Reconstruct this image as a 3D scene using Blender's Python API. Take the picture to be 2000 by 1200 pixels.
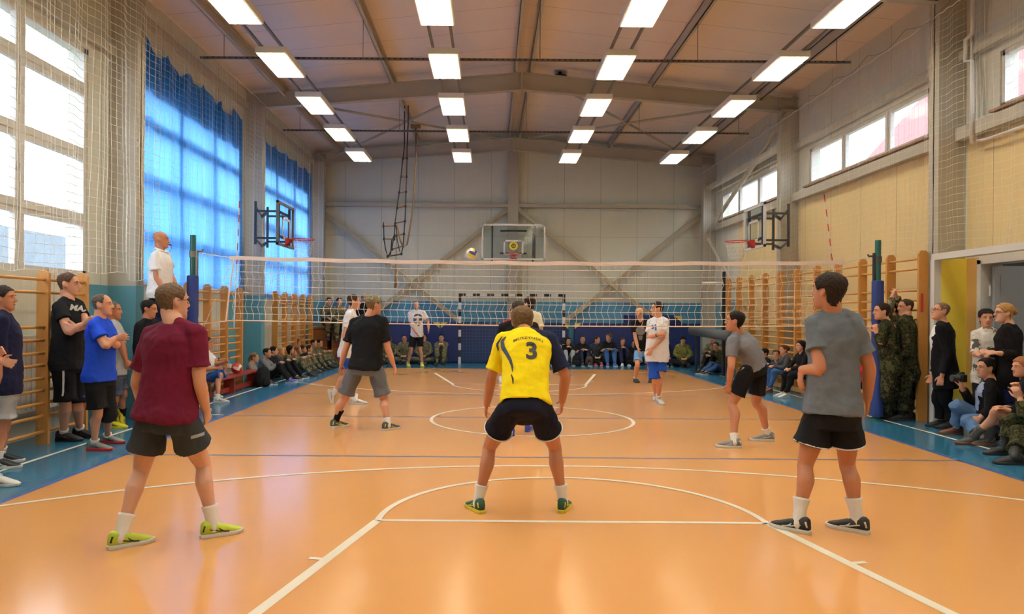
import bpy, bmesh, math, random
import numpy as np
from mathutils import Vector as V, Matrix
from mathutils.bvhtree import BVHTree
for _o in list(bpy.data.objects): bpy.data.objects.remove(_o)
random.seed(7); rng = np.random.default_rng(7)
SC = bpy.context.scene
COL = SC.collection
# ------------------------------------------------------------------ camera, world, exposure
H, F, ROLL = 1.56, 1420.0, 0.0075          # eye height, focal length in pixels of a 2000 px frame, small roll
CXP, CYP = 960.0, 612.0                    # pixel of the straight-ahead direction
cam = bpy.data.cameras.new('camera'); camo = bpy.data.objects.new('render_view', cam); COL.objects.link(camo)
cam.sensor_width = 36; cam.lens = F*36/2000; cam.shift_x = (1000-CXP)/2000; cam.shift_y = (CYP-600)/2000
cam.clip_start = .05; cam.clip_end = 500
camo.matrix_world = Matrix.Translation((0, 0, H)) @ Matrix.Rotation(math.pi/2, 4, 'X') @ Matrix.Rotation(ROLL, 4, 'Z')
SC.camera = camo
SC.view_settings.view_transform = 'Standard'; SC.view_settings.look = 'None'
SC.view_settings.gamma = 1; SC.view_settings.use_curve_mapping = False
SC.view_settings.exposure = 0.1
SKY_STRENGTH = 6.5; LAMP_STRENGTH = 17.5
world = bpy.data.worlds.new('world'); SC.world = world; world.use_nodes = True
_n = world.node_tree; _bg = _n.nodes['Background']
_tc = _n.nodes.new('ShaderNodeTexCoord'); _sx = _n.nodes.new('ShaderNodeSeparateXYZ')
_cr = _n.nodes.new('ShaderNodeValToRGB'); _n.links.new(_tc.outputs['Generated'], _sx.inputs[0]); _n.links.new(_sx.outputs['Z'], _cr.inputs[0])
_cr.color_ramp.elements[0].color = (.80, .88, 1, 1); _cr.color_ramp.elements[1].color = (.66, .82, 1, 1)
_n.links.new(_cr.outputs[0], _bg.inputs['Color']); _bg.inputs['Strength'].default_value = SKY_STRENGTH
SC.cycles.max_bounces = 8; SC.cycles.diffuse_bounces = 5; SC.cycles.glossy_bounces = 4
SC.cycles.transparent_max_bounces = 12; SC.cycles.sample_clamp_indirect = 6
SC.cycles.use_denoising = True

def P(px, py, Y):                          # point seen at pixel (px,py) at depth Y
    dx, dy = px-CXP, py-CYP
    u, v = dx+ROLL*dy, dy-ROLL*dx
    return V((u*Y/F, Y, H-v*Y/F))
def PF(px, py, z=0.0):                     # point seen at pixel (px,py) on the level z
    dx, dy = px-CXP, py-CYP
    v = dy-ROLL*dx
    return P(px, py, (H-z)*F/v)
# ------------------------------------------------------------------ materials
def srgb(r, g, b):
    f = lambda c: (c/255/12.92) if c/255 <= .04045 else ((c/255+.055)/1.055)**2.4
    return (f(r), f(g), f(b), 1)
MATS = {}
def mat(name, col, rough=.6, spec=.5, metal=0, noise_amt=0.0, nscale=8, bump=0.0, bscale=60, emit=None, est=0, coat=0, stretch=None):
    if name in MATS: return MATS[name]
    m = bpy.data.materials.new(name); m.use_nodes = True; nt = m.node_tree; b = nt.nodes['Principled BSDF']
    c = srgb(*col) if max(col) > 1.001 else (*col, 1)
    b.inputs['Base Color'].default_value = c; b.inputs['Roughness'].default_value = rough
    b.inputs['Specular IOR Level'].default_value = spec; b.inputs['Metallic'].default_value = metal
    b.inputs['Coat Weight'].default_value = coat
    if emit: b.inputs['Emission Color'].default_value = (*emit, 1); b.inputs['Emission Strength'].default_value = est
    L = nt.links.new
    if noise_amt or bump:
        tc = nt.nodes.new('ShaderNodeTexCoord'); mp = nt.nodes.new('ShaderNodeMapping'); L(tc.outputs['Object'], mp.inputs[0])
        if stretch: mp.inputs['Scale'].default_value = stretch
    if noise_amt:
        nz = nt.nodes.new('ShaderNodeTexNoise'); nz.inputs['Scale'].default_value = nscale; nz.inputs['Detail'].default_value = 5
        L(mp.outputs[0], nz.inputs['Vector'])
        mx = nt.nodes.new('ShaderNodeMix'); mx.data_type = 'RGBA'
        mx.inputs[6].default_value = tuple(x*(1-noise_amt) for x in c[:3])+(1,); mx.inputs[7].default_value = tuple(min(1, x*(1+noise_amt)) for x in c[:3])+(1,)
        L(nz.outputs['Fac'], mx.inputs[0]); L(mx.outputs[2], b.inputs['Base Color'])
    if bump:
        nb = nt.nodes.new('ShaderNodeTexNoise'); nb.inputs['Scale'].default_value = bscale; nb.inputs['Detail'].default_value = 4
        L(mp.outputs[0], nb.inputs['Vector'])
        bm_ = nt.nodes.new('ShaderNodeBump'); bm_.inputs['Strength'].default_value = bump; bm_.inputs['Distance'].default_value = .01
        L(nb.outputs['Fac'], bm_.inputs['Height']); L(bm_.outputs[0], b.inputs['Normal'])
    MATS[name] = m; return m
def fabric(name, col, rough=.9, wr=.5):
    m = mat('cloth_'+name, col, rough=rough, spec=.15, noise_amt=.07, nscale=14, bump=wr, bscale=11, stretch=(1, 1, .55)); return m
def panel_mat(name, col, step, axis, rib=0.0, rough=.5, zs=None):
    """sandwich panels: dark joint lines every step metres along an axis, fine ribs"""
    m = bpy.data.materials.new(name); m.use_nodes = True; nt = m.node_tree; b = nt.nodes['Principled BSDF']; L = nt.links.new
    c = srgb(*col); b.inputs['Roughness'].default_value = rough; b.inputs['Specular IOR Level'].default_value = .3
    tc = nt.nodes.new('ShaderNodeTexCoord'); sp = nt.nodes.new('ShaderNodeSeparateXYZ'); L(tc.outputs['Object'], sp.inputs[0])
    def mth(op, a, b_=None, c_=None):
        n = nt.nodes.new('ShaderNodeMath'); n.operation = op
        for i, x in enumerate((a, b_, c_)):
            if x is None: continue
            if isinstance(x, (int, float)): n.inputs[i].default_value = x
            else: L(x, n.inputs[i])
        return n.outputs[0]
    s = sp.outputs[axis]
    fr = mth('FRACT', mth('DIVIDE', mth('ADD', s, 500.0), step)); line = mth('LESS_THAN', fr, .012/step)
    if zs:
        f2 = mth('FRACT', mth('DIVIDE', mth('ADD', sp.outputs['Z'], 500.0-zs[1]), zs[0])); line = mth('MAXIMUM', line, mth('LESS_THAN', f2, .01/zs[0]))
    nz = nt.nodes.new('ShaderNodeTexNoise'); nz.inputs['Scale'].default_value = 1.3; nz.inputs['Detail'].default_value = 6; L(tc.outputs['Object'], nz.inputs['Vector'])
    mx = nt.nodes.new('ShaderNodeMix'); mx.data_type = 'RGBA'; mx.inputs[6].default_value = tuple(x*.93 for x in c[:3])+(1,); mx.inputs[7].default_value = tuple(min(1, x*1.06) for x in c[:3])+(1,)
    L(nz.outputs['Fac'], mx.inputs[0])
    m2 = nt.nodes.new('ShaderNodeMix'); m2.data_type = 'RGBA'; L(line, m2.inputs[0]); L(mx.outputs[2], m2.inputs[6]); m2.inputs[7].default_value = tuple(x*.5 for x in c[:3])+(1,)
    L(m2.outputs[2], b.inputs['Base Color'])
    if rib:
        sn = mth('SINE', mth('MULTIPLY', s, 2*math.pi/rib)); bp = nt.nodes.new('ShaderNodeBump'); bp.inputs['Strength'].default_value = .25; bp.inputs['Distance'].default_value = .002
        L(sn, bp.inputs['Height']); L(bp.outputs[0], b.inputs['Normal'])
    return m
def floor_mat(name, col):
    m = bpy.data.materials.new(name); m.use_nodes = True; nt = m.node_tree; b = nt.nodes['Principled BSDF']; L = nt.links.new
    c = srgb(*col); tc = nt.nodes.new('ShaderNodeTexCoord')
    n1 = nt.nodes.new('ShaderNodeTexNoise'); n1.inputs['Scale'].default_value = .6; n1.inputs['Detail'].default_value = 8; n1.inputs['Roughness'].default_value = .7; L(tc.outputs['Object'], n1.inputs['Vector'])
    mx = nt.nodes.new('ShaderNodeMix'); mx.data_type = 'RGBA'; mx.inputs[6].default_value = tuple(x*.96 for x in c[:3])+(1,); mx.inputs[7].default_value = tuple(min(1, x*1.04) for x in c[:3])+(1,)
    L(n1.outputs['Fac'], mx.inputs[0])
    L(mx.outputs[2], b.inputs['Base Color'])
    n2 = nt.nodes.new('ShaderNodeTexNoise'); n2.inputs['Scale'].default_value = .8; n2.inputs['Detail'].default_value = 5; L(tc.outputs['Object'], n2.inputs['Vector'])
    mr = nt.nodes.new('ShaderNodeMapRange'); mr.inputs['To Min'].default_value = .13; mr.inputs['To Max'].default_value = .22; L(n2.outputs['Fac'], mr.inputs['Value']); L(mr.outputs[0], b.inputs['Roughness'])
    b.inputs['Specular IOR Level'].default_value = .5
    n3 = nt.nodes.new('ShaderNodeTexNoise'); n3.inputs['Scale'].default_value = 1.6; n3.inputs['Detail'].default_value = 3; L(tc.outputs['Object'], n3.inputs['Vector'])
    bp = nt.nodes.new('ShaderNodeBump'); bp.inputs['Strength'].default_value = .08; bp.inputs['Distance'].default_value = .02; L(n3.outputs['Fac'], bp.inputs['Height']); L(bp.outputs[0], b.inputs['Normal'])
    return m
def wood(name, col, axis='Z'):
    m = mat(name, col, rough=.42, noise_amt=.22, nscale=6, bump=.05, bscale=30, stretch={'Z': (14, 14, 1), 'Y': (14, 1, 14), 'X': (1, 14, 14)}[axis]); return m
def camo_mat(name, cols, scale=9):
    m = bpy.data.materials.new(name); m.use_nodes = True; nt = m.node_tree; b = nt.nodes['Principled BSDF']; L = nt.links.new
    tc = nt.nodes.new('ShaderNodeTexCoord'); nz = nt.nodes.new('ShaderNodeTexNoise'); nz.inputs['Scale'].default_value = scale; nz.inputs['Detail'].default_value = 3; nz.inputs['Roughness'].default_value = .65
    L(tc.outputs['Object'], nz.inputs['Vector']); cr = nt.nodes.new('ShaderNodeValToRGB'); cr.color_ramp.interpolation = 'CONSTANT'
    e = cr.color_ramp.elements; e[0].color = srgb(*cols[0]); e[1].position = .42; e[1].color = srgb(*cols[1])
    for p_, c_ in zip((.5, .57), cols[2:]): x = e.new(p_); x.color = srgb(*c_)
    L(nz.outputs['Fac'], cr.inputs[0]); L(cr.outputs[0], b.inputs['Base Color']); b.inputs['Roughness'].default_value = .95; b.inputs['Specular IOR Level'].default_value = .1
    nb = nt.nodes.new('ShaderNodeTexNoise'); nb.inputs['Scale'].default_value = 12; L(tc.outputs['Object'], nb.inputs['Vector'])
    bp = nt.nodes.new('ShaderNodeBump'); bp.inputs['Strength'].default_value = .6; bp.inputs['Distance'].default_value = .02; L(nb.outputs['Fac'], bp.inputs['Height']); L(bp.outputs[0], b.inputs['Normal'])
    MATS[name] = m; return m
def curtain_mat():
    m = bpy.data.materials.new('blue_curtain_cloth'); m.use_nodes = True; nt = m.node_tree; nt.nodes.clear(); L = nt.links.new
    o = nt.nodes.new('ShaderNodeOutputMaterial'); d = nt.nodes.new('ShaderNodeBsdfDiffuse'); t = nt.nodes.new('ShaderNodeBsdfTranslucent'); mx = nt.nodes.new('ShaderNodeMixShader')
    d.inputs['Color'].default_value = (.012, .13, .62, 1); t.inputs['Color'].default_value = (.19, .50, 1.0, 1); mx.inputs[0].default_value = .72
    L(d.outputs[0], mx.inputs[1]); L(t.outputs[0], mx.inputs[2]); L(mx.outputs[0], o.inputs[0]); return m
def glass_mat(name='window_glass', tint=(1, 1, 1), gloss=.06):
    m = bpy.data.materials.new(name); m.use_nodes = True; nt = m.node_tree; nt.nodes.clear(); L = nt.links.new
    o = nt.nodes.new('ShaderNodeOutputMaterial'); t = nt.nodes.new('ShaderNodeBsdfTransparent'); g = nt.nodes.new('ShaderNodeBsdfGlossy'); mx = nt.nodes.new('ShaderNodeMixShader')
    t.inputs['Color'].default_value = (*tint, 1); g.inputs['Roughness'].default_value = .05; mx.inputs[0].default_value = gloss
    L(t.outputs[0], mx.inputs[1]); L(g.outputs[0], mx.inputs[2]); L(mx.outputs[0], o.inputs[0]); return m
# ------------------------------------------------------------------ mesh building
class MB:
    def __init__(s): s.v = []; s.f = []; s.m = []
    def add(s, vs, fs, m=0):
        k = len(s.v); s.v.extend([tuple(p) for p in vs]); s.f.extend([tuple(i+k for i in f) for f in fs]); s.m.extend([m]*len(fs))
    def box(s, x0, x1, y0, y1, z0, z1, m=0):
        s.add([(x0,y0,z0),(x1,y0,z0),(x1,y1,z0),(x0,y1,z0),(x0,y0,z1),(x1,y0,z1),(x1,y1,z1),(x0,y1,z1)],
              [(0,3,2,1),(4,5,6,7),(0,1,5,4),(1,2,6,5),(2,3,7,6),(3,0,4,7)], m)
    def rbox(s, x0, x1, y0, y1, z0, z1, r=.01, m=0):      # box with chamfered upright edges and rims
        def ring(i, z): return [(x0+i,y0+r,z),(x0+r,y0+i,z),(x1-r,y0+i,z),(x1-i,y0+r,z),(x1-i,y1-r,z),(x1-r,y1-i,z),(x0+r,y1-i,z),(x0+i,y1-r,z)]
        rs = [ring(r*.7, z0), ring(0, z0+r), ring(0, z1-r), ring(r*.7, z1)]; s.rings(rs, m)
    def rings(s, rs, m=0, close=True, cap=(True, True)):
        n = len(rs[0]); vs = [p for r in rs for p in r]; fs = []
        for i in range(len(rs)-1):
            for j in range(n if close else n-1):
                a, b = i*n+j, i*n+(j+1) % n; fs.append((a, b, b+n, a+n))
        if cap[0]: fs.append(tuple(range(n))[::-1])
        if cap[1]: fs.append(tuple(range((len(rs)-1)*n, len(rs)*n)))
        s.add(vs, fs, m)
    def bar(s, a, b, w, h=None, m=0, up=(0, 0, 1)):       # rectangular bar from a to b
        h = h or w; a, b = V(a), V(b); d = (b-a).normalized(); u = V(up)
        if abs(d.dot(u)) > .99: u = V((0, 1, 0))
        x = d.cross(u).normalized()*w/2; z = x.cross(d).normalized()*h/2
        s.rings([[p-x-z, p+x-z, p+x+z, p-x+z] for p in (a, b)], m)
    def tube(s, pts, r, n=8, m=0, cap=True):
        pts = [V(p) for p in pts]; rs = r if isinstance(r, (list, tuple)) else [r]*len(pts); out = []; px = None
        for i, p in enumerate(pts):
            d = (pts[min(i+1, len(pts)-1)]-pts[max(i-1, 0)])
            d = d.normalized() if d.length > 1e-9 else V((0, 0, 1))
            if px is None: px = d.cross(V((0, 0, 1)) if abs(d.z) < .9 else V((0, 1, 0))).normalized()
            px = (px-d*px.dot(d)).normalized(); py = d.cross(px)
            out.append([p+(px*math.cos(t)+py*math.sin(t))*rs[i] for t in [2*math.pi*j/n for j in range(n)]])
        s.rings(out, m, cap=(cap, cap))
    def lathe(s, prof, c=(0, 0, 0), n=24, m=0):
        c = V(c); s.rings([[c+V((r*math.cos(t), r*math.sin(t), z)) for t in [2*math.pi*j/n for j in range(n)]] for r, z in prof], m)
    def ell(s, c, ax, n=12, k=8, m=0):                    # ellipsoid: ax = three half-axis vectors
        c = V(c); a, b, d = [V(q) for q in ax]; rs = []
        for i in range(k+1):
            t = math.pi*i/k; r = max(math.sin(t), .02); z = -math.cos(t)
            rs.append([c+a*(r*math.cos(p))+b*(r*math.sin(p))+d*z for p in [2*math.pi*j/n for j in range(n)]])
        s.rings(rs, m)
    def build(s, name, mats, parent=None, loc=None, smooth=False, sharp=None):
        me = bpy.data.meshes.new(name); off = V(loc) if loc is not None else V((0, 0, 0))
        me.from_pydata([tuple(V(p)-off) for p in s.v] if loc is not None else s.v, [], s.f)
        mats = mats if isinstance(mats, (list, tuple)) else [mats]
        for q in mats: me.materials.append(q)
        if len(mats) > 1: me.polygons.foreach_set('material_index', s.m)
        if smooth: me.polygons.foreach_set('use_smooth', [True]*len(me.polygons))
        me.update()
        b = bmesh.new(); b.from_mesh(me); bmesh.ops.recalc_face_normals(b, faces=b.faces); b.to_mesh(me); b.free()
        if sharp is not None and smooth: me.set_sharp_from_angle(angle=sharp)
        o = bpy.data.objects.new(name, me); COL.objects.link(o)
        if loc is not None and parent is None: o.location = off
        if parent is not None: o.parent = parent
        return o
def tag(o, label=None, cat=None, group=None, kind=None):
    if label: o['label'] = label
    if cat: o['category'] = cat
    if group: o['group'] = group
    if kind: o['kind'] = kind
    return o
def empty(name, loc, label, cat, group=None, kind=None, rz=0):
    o = bpy.data.objects.new(name, None); COL.objects.link(o); o.location = loc; o.rotation_euler = (0, 0, rz); o.empty_display_size = .1
    return tag(o, label, cat, group, kind)
def copy_tree(o, parent=None):
    c = o.copy(); COL.objects.link(c); c.parent = parent
    for ch in list(o.children): copy_tree(ch, c)
    return c
def net_mesh(mb, G, r, m=0, skip=None):
    """G: grid of points [rows][cols]; knots joined by thin three-sided cords"""
    G = np.asarray(G, float); R, C, _ = G.shape
    segs = [(G[:, :-1].reshape(-1, 3), G[:, 1:].reshape(-1, 3)), (G[:-1].reshape(-1, 3), G[1:].reshape(-1, 3))]
    for a, b in segs:
        if skip is not None:
            k = ~skip((a+b)/2); a, b = a[k], b[k]
        d = b-a; d /= np.linalg.norm(d, axis=1)[:, None]+1e-9
        up = np.where(np.abs(d[:, 2:3]) > .8, np.array([[1., 0, 0]]), np.array([[0, 0, 1.]]))
        x = np.cross(d, up); x /= np.linalg.norm(x, axis=1)[:, None]+1e-9; y = np.cross(d, x)
        vs = []
        for t in (0, 2.094, 4.189): vs.append(a+(x*math.cos(t)+y*math.sin(t))*r)
        for t in (0, 2.094, 4.189): vs.append(b+(x*math.cos(t)+y*math.sin(t))*r)
        A = np.stack(vs, 1).reshape(-1, 3); n = len(a); base = np.arange(n)*6
        F_ = np.concatenate([np.stack([base+i, base+(i+1) % 3, base+3+(i+1) % 3, base+3+i], 1) for i in range(3)])
        k = len(s_v := mb.v); mb.v.extend(map(tuple, A.tolist())); mb.f.extend(map(tuple, (F_+k).tolist())); mb.m.extend([m]*len(F_))
# ------------------------------------------------------------------ hall dimensions
XL, XR, XC = -5.6, 6.9, .65
YB, YN = 23.1, -2.6
ZW, ZR = 6.58, 7.28
COLY = [4.9, 10.72, 16.5, 22.5]
M_wall = panel_mat('grey_panels', (204, 204, 190), 1.1, 'Y', rib=.05)
M_wallx = panel_mat('grey_panels_back', (212, 214, 198), 1.16, 'X', rib=.05, zs=(20, 4.0))
M_teal = mat('teal_paint', (92, 150, 168), rough=.35, noise_amt=.05, nscale=2)
M_tealb = mat('blue_wall_paint', (78, 150, 188), rough=.4, noise_amt=.05, nscale=2)
M_beige = panel_mat('yellow_beige_panels', (216, 194, 142), 1.2, 'Y', rib=0, rough=.6)
M_yel = mat('yellow_paint', (240, 222, 84), rough=.5, noise_amt=.04)
M_ceil = panel_mat('ceiling_panels', (226, 214, 206), 1.05, 'Y', rib=0, rough=.6)
M_steel = mat('painted_steel', (176, 170, 154), rough=.45, noise_amt=.04, nscale=3)
M_galv = mat('galvanised_steel', (120, 118, 114), rough=.5, metal=.4, noise_amt=.1, nscale=10)
M_white = mat('white_paint', (214, 212, 206), rough=.4)
M_pvc = mat('white_window_frame', (205, 203, 196), rough=.35)
M_glass = glass_mat()
M_black = mat('black_paint', (18, 18, 20), rough=.4)
M_dark = mat('dark_grey_steel', (62, 64, 68), rough=.4, metal=.3)
M_wood = wood('pine_wood', (196, 140, 72), 'Z'); M_woody = wood('pine_wood_rung', (205, 152, 84), 'Y')
M_vault = wood('brown_plywood', (138, 82, 40), 'X')
M_ora = floor_mat('orange_floor', (216, 156, 96)); M_blu = floor_mat('blue_floor', (50, 112, 146))
M_lw = mat('white_line_paint', (225, 215, 195), rough=.4, noise_amt=.05, nscale=5)
M_lb = mat('blue_line_paint', (52, 92, 158), rough=.4); M_lg = mat('grey_blue_line_paint', (84, 98, 128), rough=.45, noise_amt=.1)
# ---- floor with its court markings
f = MB()
f.box(XL-.3, XR+2.2, YN, YB+.2, -.1, 0, 0)
OX0, OX1, OY1 = -3.95, 5.08, 20.4; z1, z2, z3 = .002, .004, .005
def quad(pts, z, m): f.add([(p[0], p[1], z) for p in pts], [tuple(range(len(pts)))], m)
quad([(OX0, YN+.1), (OX1, YN+.1), (OX1, OY1), (OX0, OY1)], z1, 1)
def line(a, b, w, m, z=z2):
    a, b = V((*a, 0)), V((*b, 0)); d = (b-a).normalized(); n = V((-d.y, d.x, 0))*w/2
    quad([a-n, b-n, b+n, a+n], z, m)
def arc(c, r, a0, a1, w, m, z=z3, n=72):
    for i in range(n):
        t0, t1 = a0+(a1-a0)*i/n, a0+(a1-a0)*(i+1)/n
        quad([(c[0]+(r-w/2)*math.cos(t0), c[1]+(r-w/2)*math.sin(t0)), (c[0]+(r+w/2)*math.cos(t0), c[1]+(r+w/2)*math.sin(t0)),
              (c[0]+(r+w/2)*math.cos(t1), c[1]+(r+w/2)*math.sin(t1)), (c[0]+(r-w/2)*math.cos(t1), c[1]+(r-w/2)*math.sin(t1))], z, m)
line((OX0, YN+.1), (OX0, OY1), .06, 3); line((OX1, YN+.1), (OX1, OY1), .06, 3)
for y in (7.86, 10.84, 13.84): line((OX0, y), (OX1, y), .045, 4)
CY = 10.68; CXc = .6
arc((CXc, CY), 1.47, 0, 2*math.pi, .05, 2)
for s in (1, -1):
    Y_ = lambda y: y if s == 1 else 2*CY-y
    line((-.84, Y_(5.44)), (2.07, Y_(5.44)), .05, 2)
    arc((.615, Y_(5.44)), 1.455, 0, s*math.pi, .05, 2, z3+.0005)
    line((-.84, Y_(5.44)), (-1.45, Y_(2.6)), .07, 2); line((2.07, Y_(5.44)), (2.68, Y_(2.6)), .07, 2)
    line((-1.02, Y_(4.57)), (-1.14, Y_(4.59)), .04, 2, z3); line((2.25, Y_(4.57)), (2.38, Y_(4.59)), .04, 2, z3)
    r, cy = 6.85, Y_(.57); al = math.acos((.6-OX0)/r); ar = math.acos((OX1-.6)/r)
    arc((.6, cy), r, s*ar, s*(math.pi-al), .05, 2)
line((-4.72, YN+.1), (-4.72, 20.9), .05, 2); line((5.88, YN+.1), (5.88, 20.9), .05, 2)
line((-4.22, 10.9), (-4.0, 10.9), .04, 2); line((-4.5, 16.1), (-3.6, 15.6), .04, 2)
tag(f.build('floor', [M_blu, M_ora, M_lw, M_lb, M_lg]), kind='structure')
# ---- walls
def wall_holes(mb, x0, x1, y0, y1, z0, z1, holes, m=0):
    ys = sorted({y0, y1, *[q for h in holes for q in h[:2]]}); zs = sorted({z0, z1, *[q for h in holes for q in h[2:]]})
    for a, b in zip(ys, ys[1:]):
        for c, d in zip(zs, zs[1:]):
            if any(h[0] <= a and b <= h[1] and h[2] <= c and d <= h[3] for h in holes): continue
            mb.box(x0, x1, a, b, c, d, m)
LW = [(5.5, 10.06, 2.03, 5.16), (11.35, 15.95, 2.03, 5.16), (17.2, 21.85, 2.03, 5.16)]
RW = [(5.4, 9.9, 4.4, 5.18), (11.5, 15.85, 4.4, 5.18), (17.4, 21.9, 4.4, 5.18)]
w = MB(); wall_holes(w, XL-.3, XL, YN, YB+.2, 1.92, ZW+.1, LW); w.box(XL-.3, XL, YN, YB+.2, 0, 1.92, 0)
w.box(XL, XL+.004, 10.06, 10.75, 0, 1.92, 1); w.box(XL, XL+.004, 15.05, 17.4, 0, 1.92, 1); w.box(XL, XL+.004, 21.2, YB, 0, 1.92, 1); w.box(XL, XL+.004, YN, 7.3, 0, 1.92, 1)
tag(w.build('wall_left', [M_wall, M_teal]), kind='structure')
w = MB(); wall_holes(w, XR, XR+.25, YN, YB+.2, 0, ZW+.1, RW+[(9.0, 10.25, 0, 2.32)])
for a, b in ((YN, 10.55), (10.9, 16.35), (16.7, 20.3)):
    w.box(XR-.006, XR, a, b, 2.45 if a < 0 else 0, 4.12, 1)
w.box(XR-.008, XR, 10.3, 10.55, 0, 2.4, 3); w.box(XR-.008, XR, 5, 9.0, 0, 2.4, 1); w.box(XR-.008, XR, 20.3, YB, 0, 1.92, 2)
tag(w.build('wall_right', [M_wall, M_beige, M_teal, mat('beige_reveal_paint', (190, 150, 84), rough=.6)]), kind='structure')
w = MB()
w.rings([[(x, y, z) for x, z in ((XL-.3, 0), (XR+.25, 0), (XR+.25, ZW), (XC, ZR), (XL-.3, ZW))] for y in (YB, YB+.2)], 0)
w.box(XL, XR, YB-.004, YB, 0, 1.93, 1)
tag(w.build('wall_back', [M_wallx, M_tealb]), kind='structure')
w = MB(); w.rings([[(x, y, z) for x, z in ((XL-.3, 0), (XR+.25, 0), (XR+.25, ZW), (XC, ZR), (XL-.3, ZW))] for y in (YN-.2, YN)], 0)
tag(w.build('wall_front', [M_wallx]), kind='structure')
w = MB()
w.rings([[(x, y, z) for x, z in ((XL-.3, ZW), (XC, ZR), (XR+.3, ZW), (XR+.3, ZW+.2), (XC, ZR+.2), (XL-.3, ZW+.2))] for y in (YN-.2, YB+.2)], 0)
tag(w.build('ceiling', [M_ceil]), kind='structure')
# corridor beyond the door and the yellow niche side
w = MB(); w.box(XR+.25, 9.2, 10.5, 10.6, 0, 2.6); w.box(9.1, 9.2, 7.5, 10.6, 0, 2.6); w.box(XR+.25, 9.2, 7.4, 7.5, 0, 2.6); w.box(XR+.25, 9.2, 7.4, 10.6, 2.6, 2.7); w.box(XR+.25, 9.2, 7.4, 10.6, -.1, .002)
tag(w.build('wall_corridor', mat('corridor_grey', (120, 120, 120))), kind='structure')
w = MB(); w.box(6.52, XR, 10.55, 10.61, 0, 2.4)
tag(w.build('wall_niche', M_yel), kind='structure')
w = MB(); w.box(6.42, 6.56, 4.0, 10.62, 2.38, 2.47); w.box(6.42, 6.52, 10.55, 10.64, 0, 2.38)
tag(w.build('trim_1', M_white), kind='structure')
d = empty('door_1', (XR, 10.2, 0), 'light grey door standing open behind the blonde woman in black', 'door', kind='structure')
w = MB(); w.box(XR-.03, XR+.28, 10.22, 10.3, 0, 2.36); w.box(XR-.03, XR+.28, 8.96, 9.04, 0, 2.36); w.box(XR-.03, XR+.28, 9.0, 10.3, 2.3, 2.38); w.build('door_frame', M_pvc, d, loc=(XR, 10.2, 0))
w = MB(); w.box(XR+.1, XR+1.02, 10.12, 10.17, .02, 2.27); w.box(XR+.18, XR+.94, 10.11, 10.125, .2, 2.15); w.build('door_leaf', mat('grey_door', (150, 152, 152), rough=.4), d, loc=(XR, 10.2, 0))
w = MB(); w.tube([(XR+.07, 10.17, 1.85), (XR+.07, 10.17, 2.0)], .015); w.tube([(XR+.07, 10.17, .3), (XR+.07, 10.17, .45)], .015); w.build('hinge', M_pvc, d, loc=(XR, 10.2, 0))
o = empty('corridor_fill', (8.0, 9.0, 2.53), 'unseen fill light added in the corridor behind the open door', 'ceiling light'); w = MB(); w.box(-.3, .3, -.3, .3, 0, .05); w.build('housing', M_white, o); w = MB(); w.box(-.27, .27, -.27, .27, -.01, -.002); w.build('diffuser', mat('corridor_fill_glow', (255, 255, 255), emit=(1, .95, .85), est=12), o)  # fill light added out of view to brighten the dark door leaf
# ---- steel frame
def ibeam_col(x0, x1, y, z1, nm, lab):
    w = MB(); y0, y1 = y-.12, y+.12; t = .025
    xa, xb = sorted((x0, x1)); w.box(xa, xa+t, y0, y1, 0, z1); w.box(xb-t, xb, y0, y1, 0, z1); w.box(xa, xb, y-.012, y+.012, 0, z1)
    w.box(xa+t, xb-t, y-.118, y-.09, 0, z1)                      # boxed-in panel on the camera side
    if x0 < 0: w.box(xa-.001, xb+.003, y0-.003, y1+.003, 0, 1.92, 1)
    o = w.build(nm, [M_steel, M_teal], loc=(x0, y, 0)); return tag(o, lab, 'column', kind='structure')
names = ['nearest', 'second nearest', 'third', 'rearmost']
for i, y in enumerate(COLY):
    ibeam_col(XL, -5.19, y, 6.2, 'steel_column', 'grey steel wall column on the left wall, '+names[i]); ibeam_col(XR, 6.5, y, 6.2, 'steel_column', 'grey steel wall column on the right wall, '+names[i])
def rafter(y, lab):
    w = MB(); b, t = .16, .022
    for sx, xe in ((-1, XL), (1, XR)):
        P0 = [(xe, 6.14, 6.47), (XC, 6.62, 7.02)]
        for (z_lo, z_hi) in ((0, 1),):
            pass
        (xa, la, ha), (xb, lb, hb) = P0
        def pl(zl0, zl1, zh0, zh1, hy): w.rings([[(xa, y-hy, zl0), (xa, y+hy, zl0), (xa, y+hy, zh0), (xa, y-hy, zh0)], [(xb, y-hy, zl1), (xb, y+hy, zl1), (xb, y+hy, zh1), (xb, y-hy, zh1)]])
        pl(la, lb, la+t, lb+t, b/2); pl(ha-t, hb-t, ha, hb, b/2); pl(la, lb, ha, hb, .006)
        xk = xe+(-sx)*.42
        w.box(xk-.01, xk+.01, y-b/2, y+b/2, 6.17, 6.5)
    w.box(XC-.02, XC+.02, y-b/2-.01, y+b/2+.01, 6.55, 7.03)
    tag(w.build('roof_rafter', M_steel), lab, 'roof beam', kind='structure')
for y, l in ((10.72, 'pitched grey steel roof beam nearest the camera'), (16.5, 'pitched grey steel roof beam crossing mid-hall'), (22.6, 'pitched grey steel roof beam against the back wall')): rafter(y, l)
def roofz(x): return ZW+(ZR-ZW)*(1-abs(x-XC)/6.25)
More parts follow.
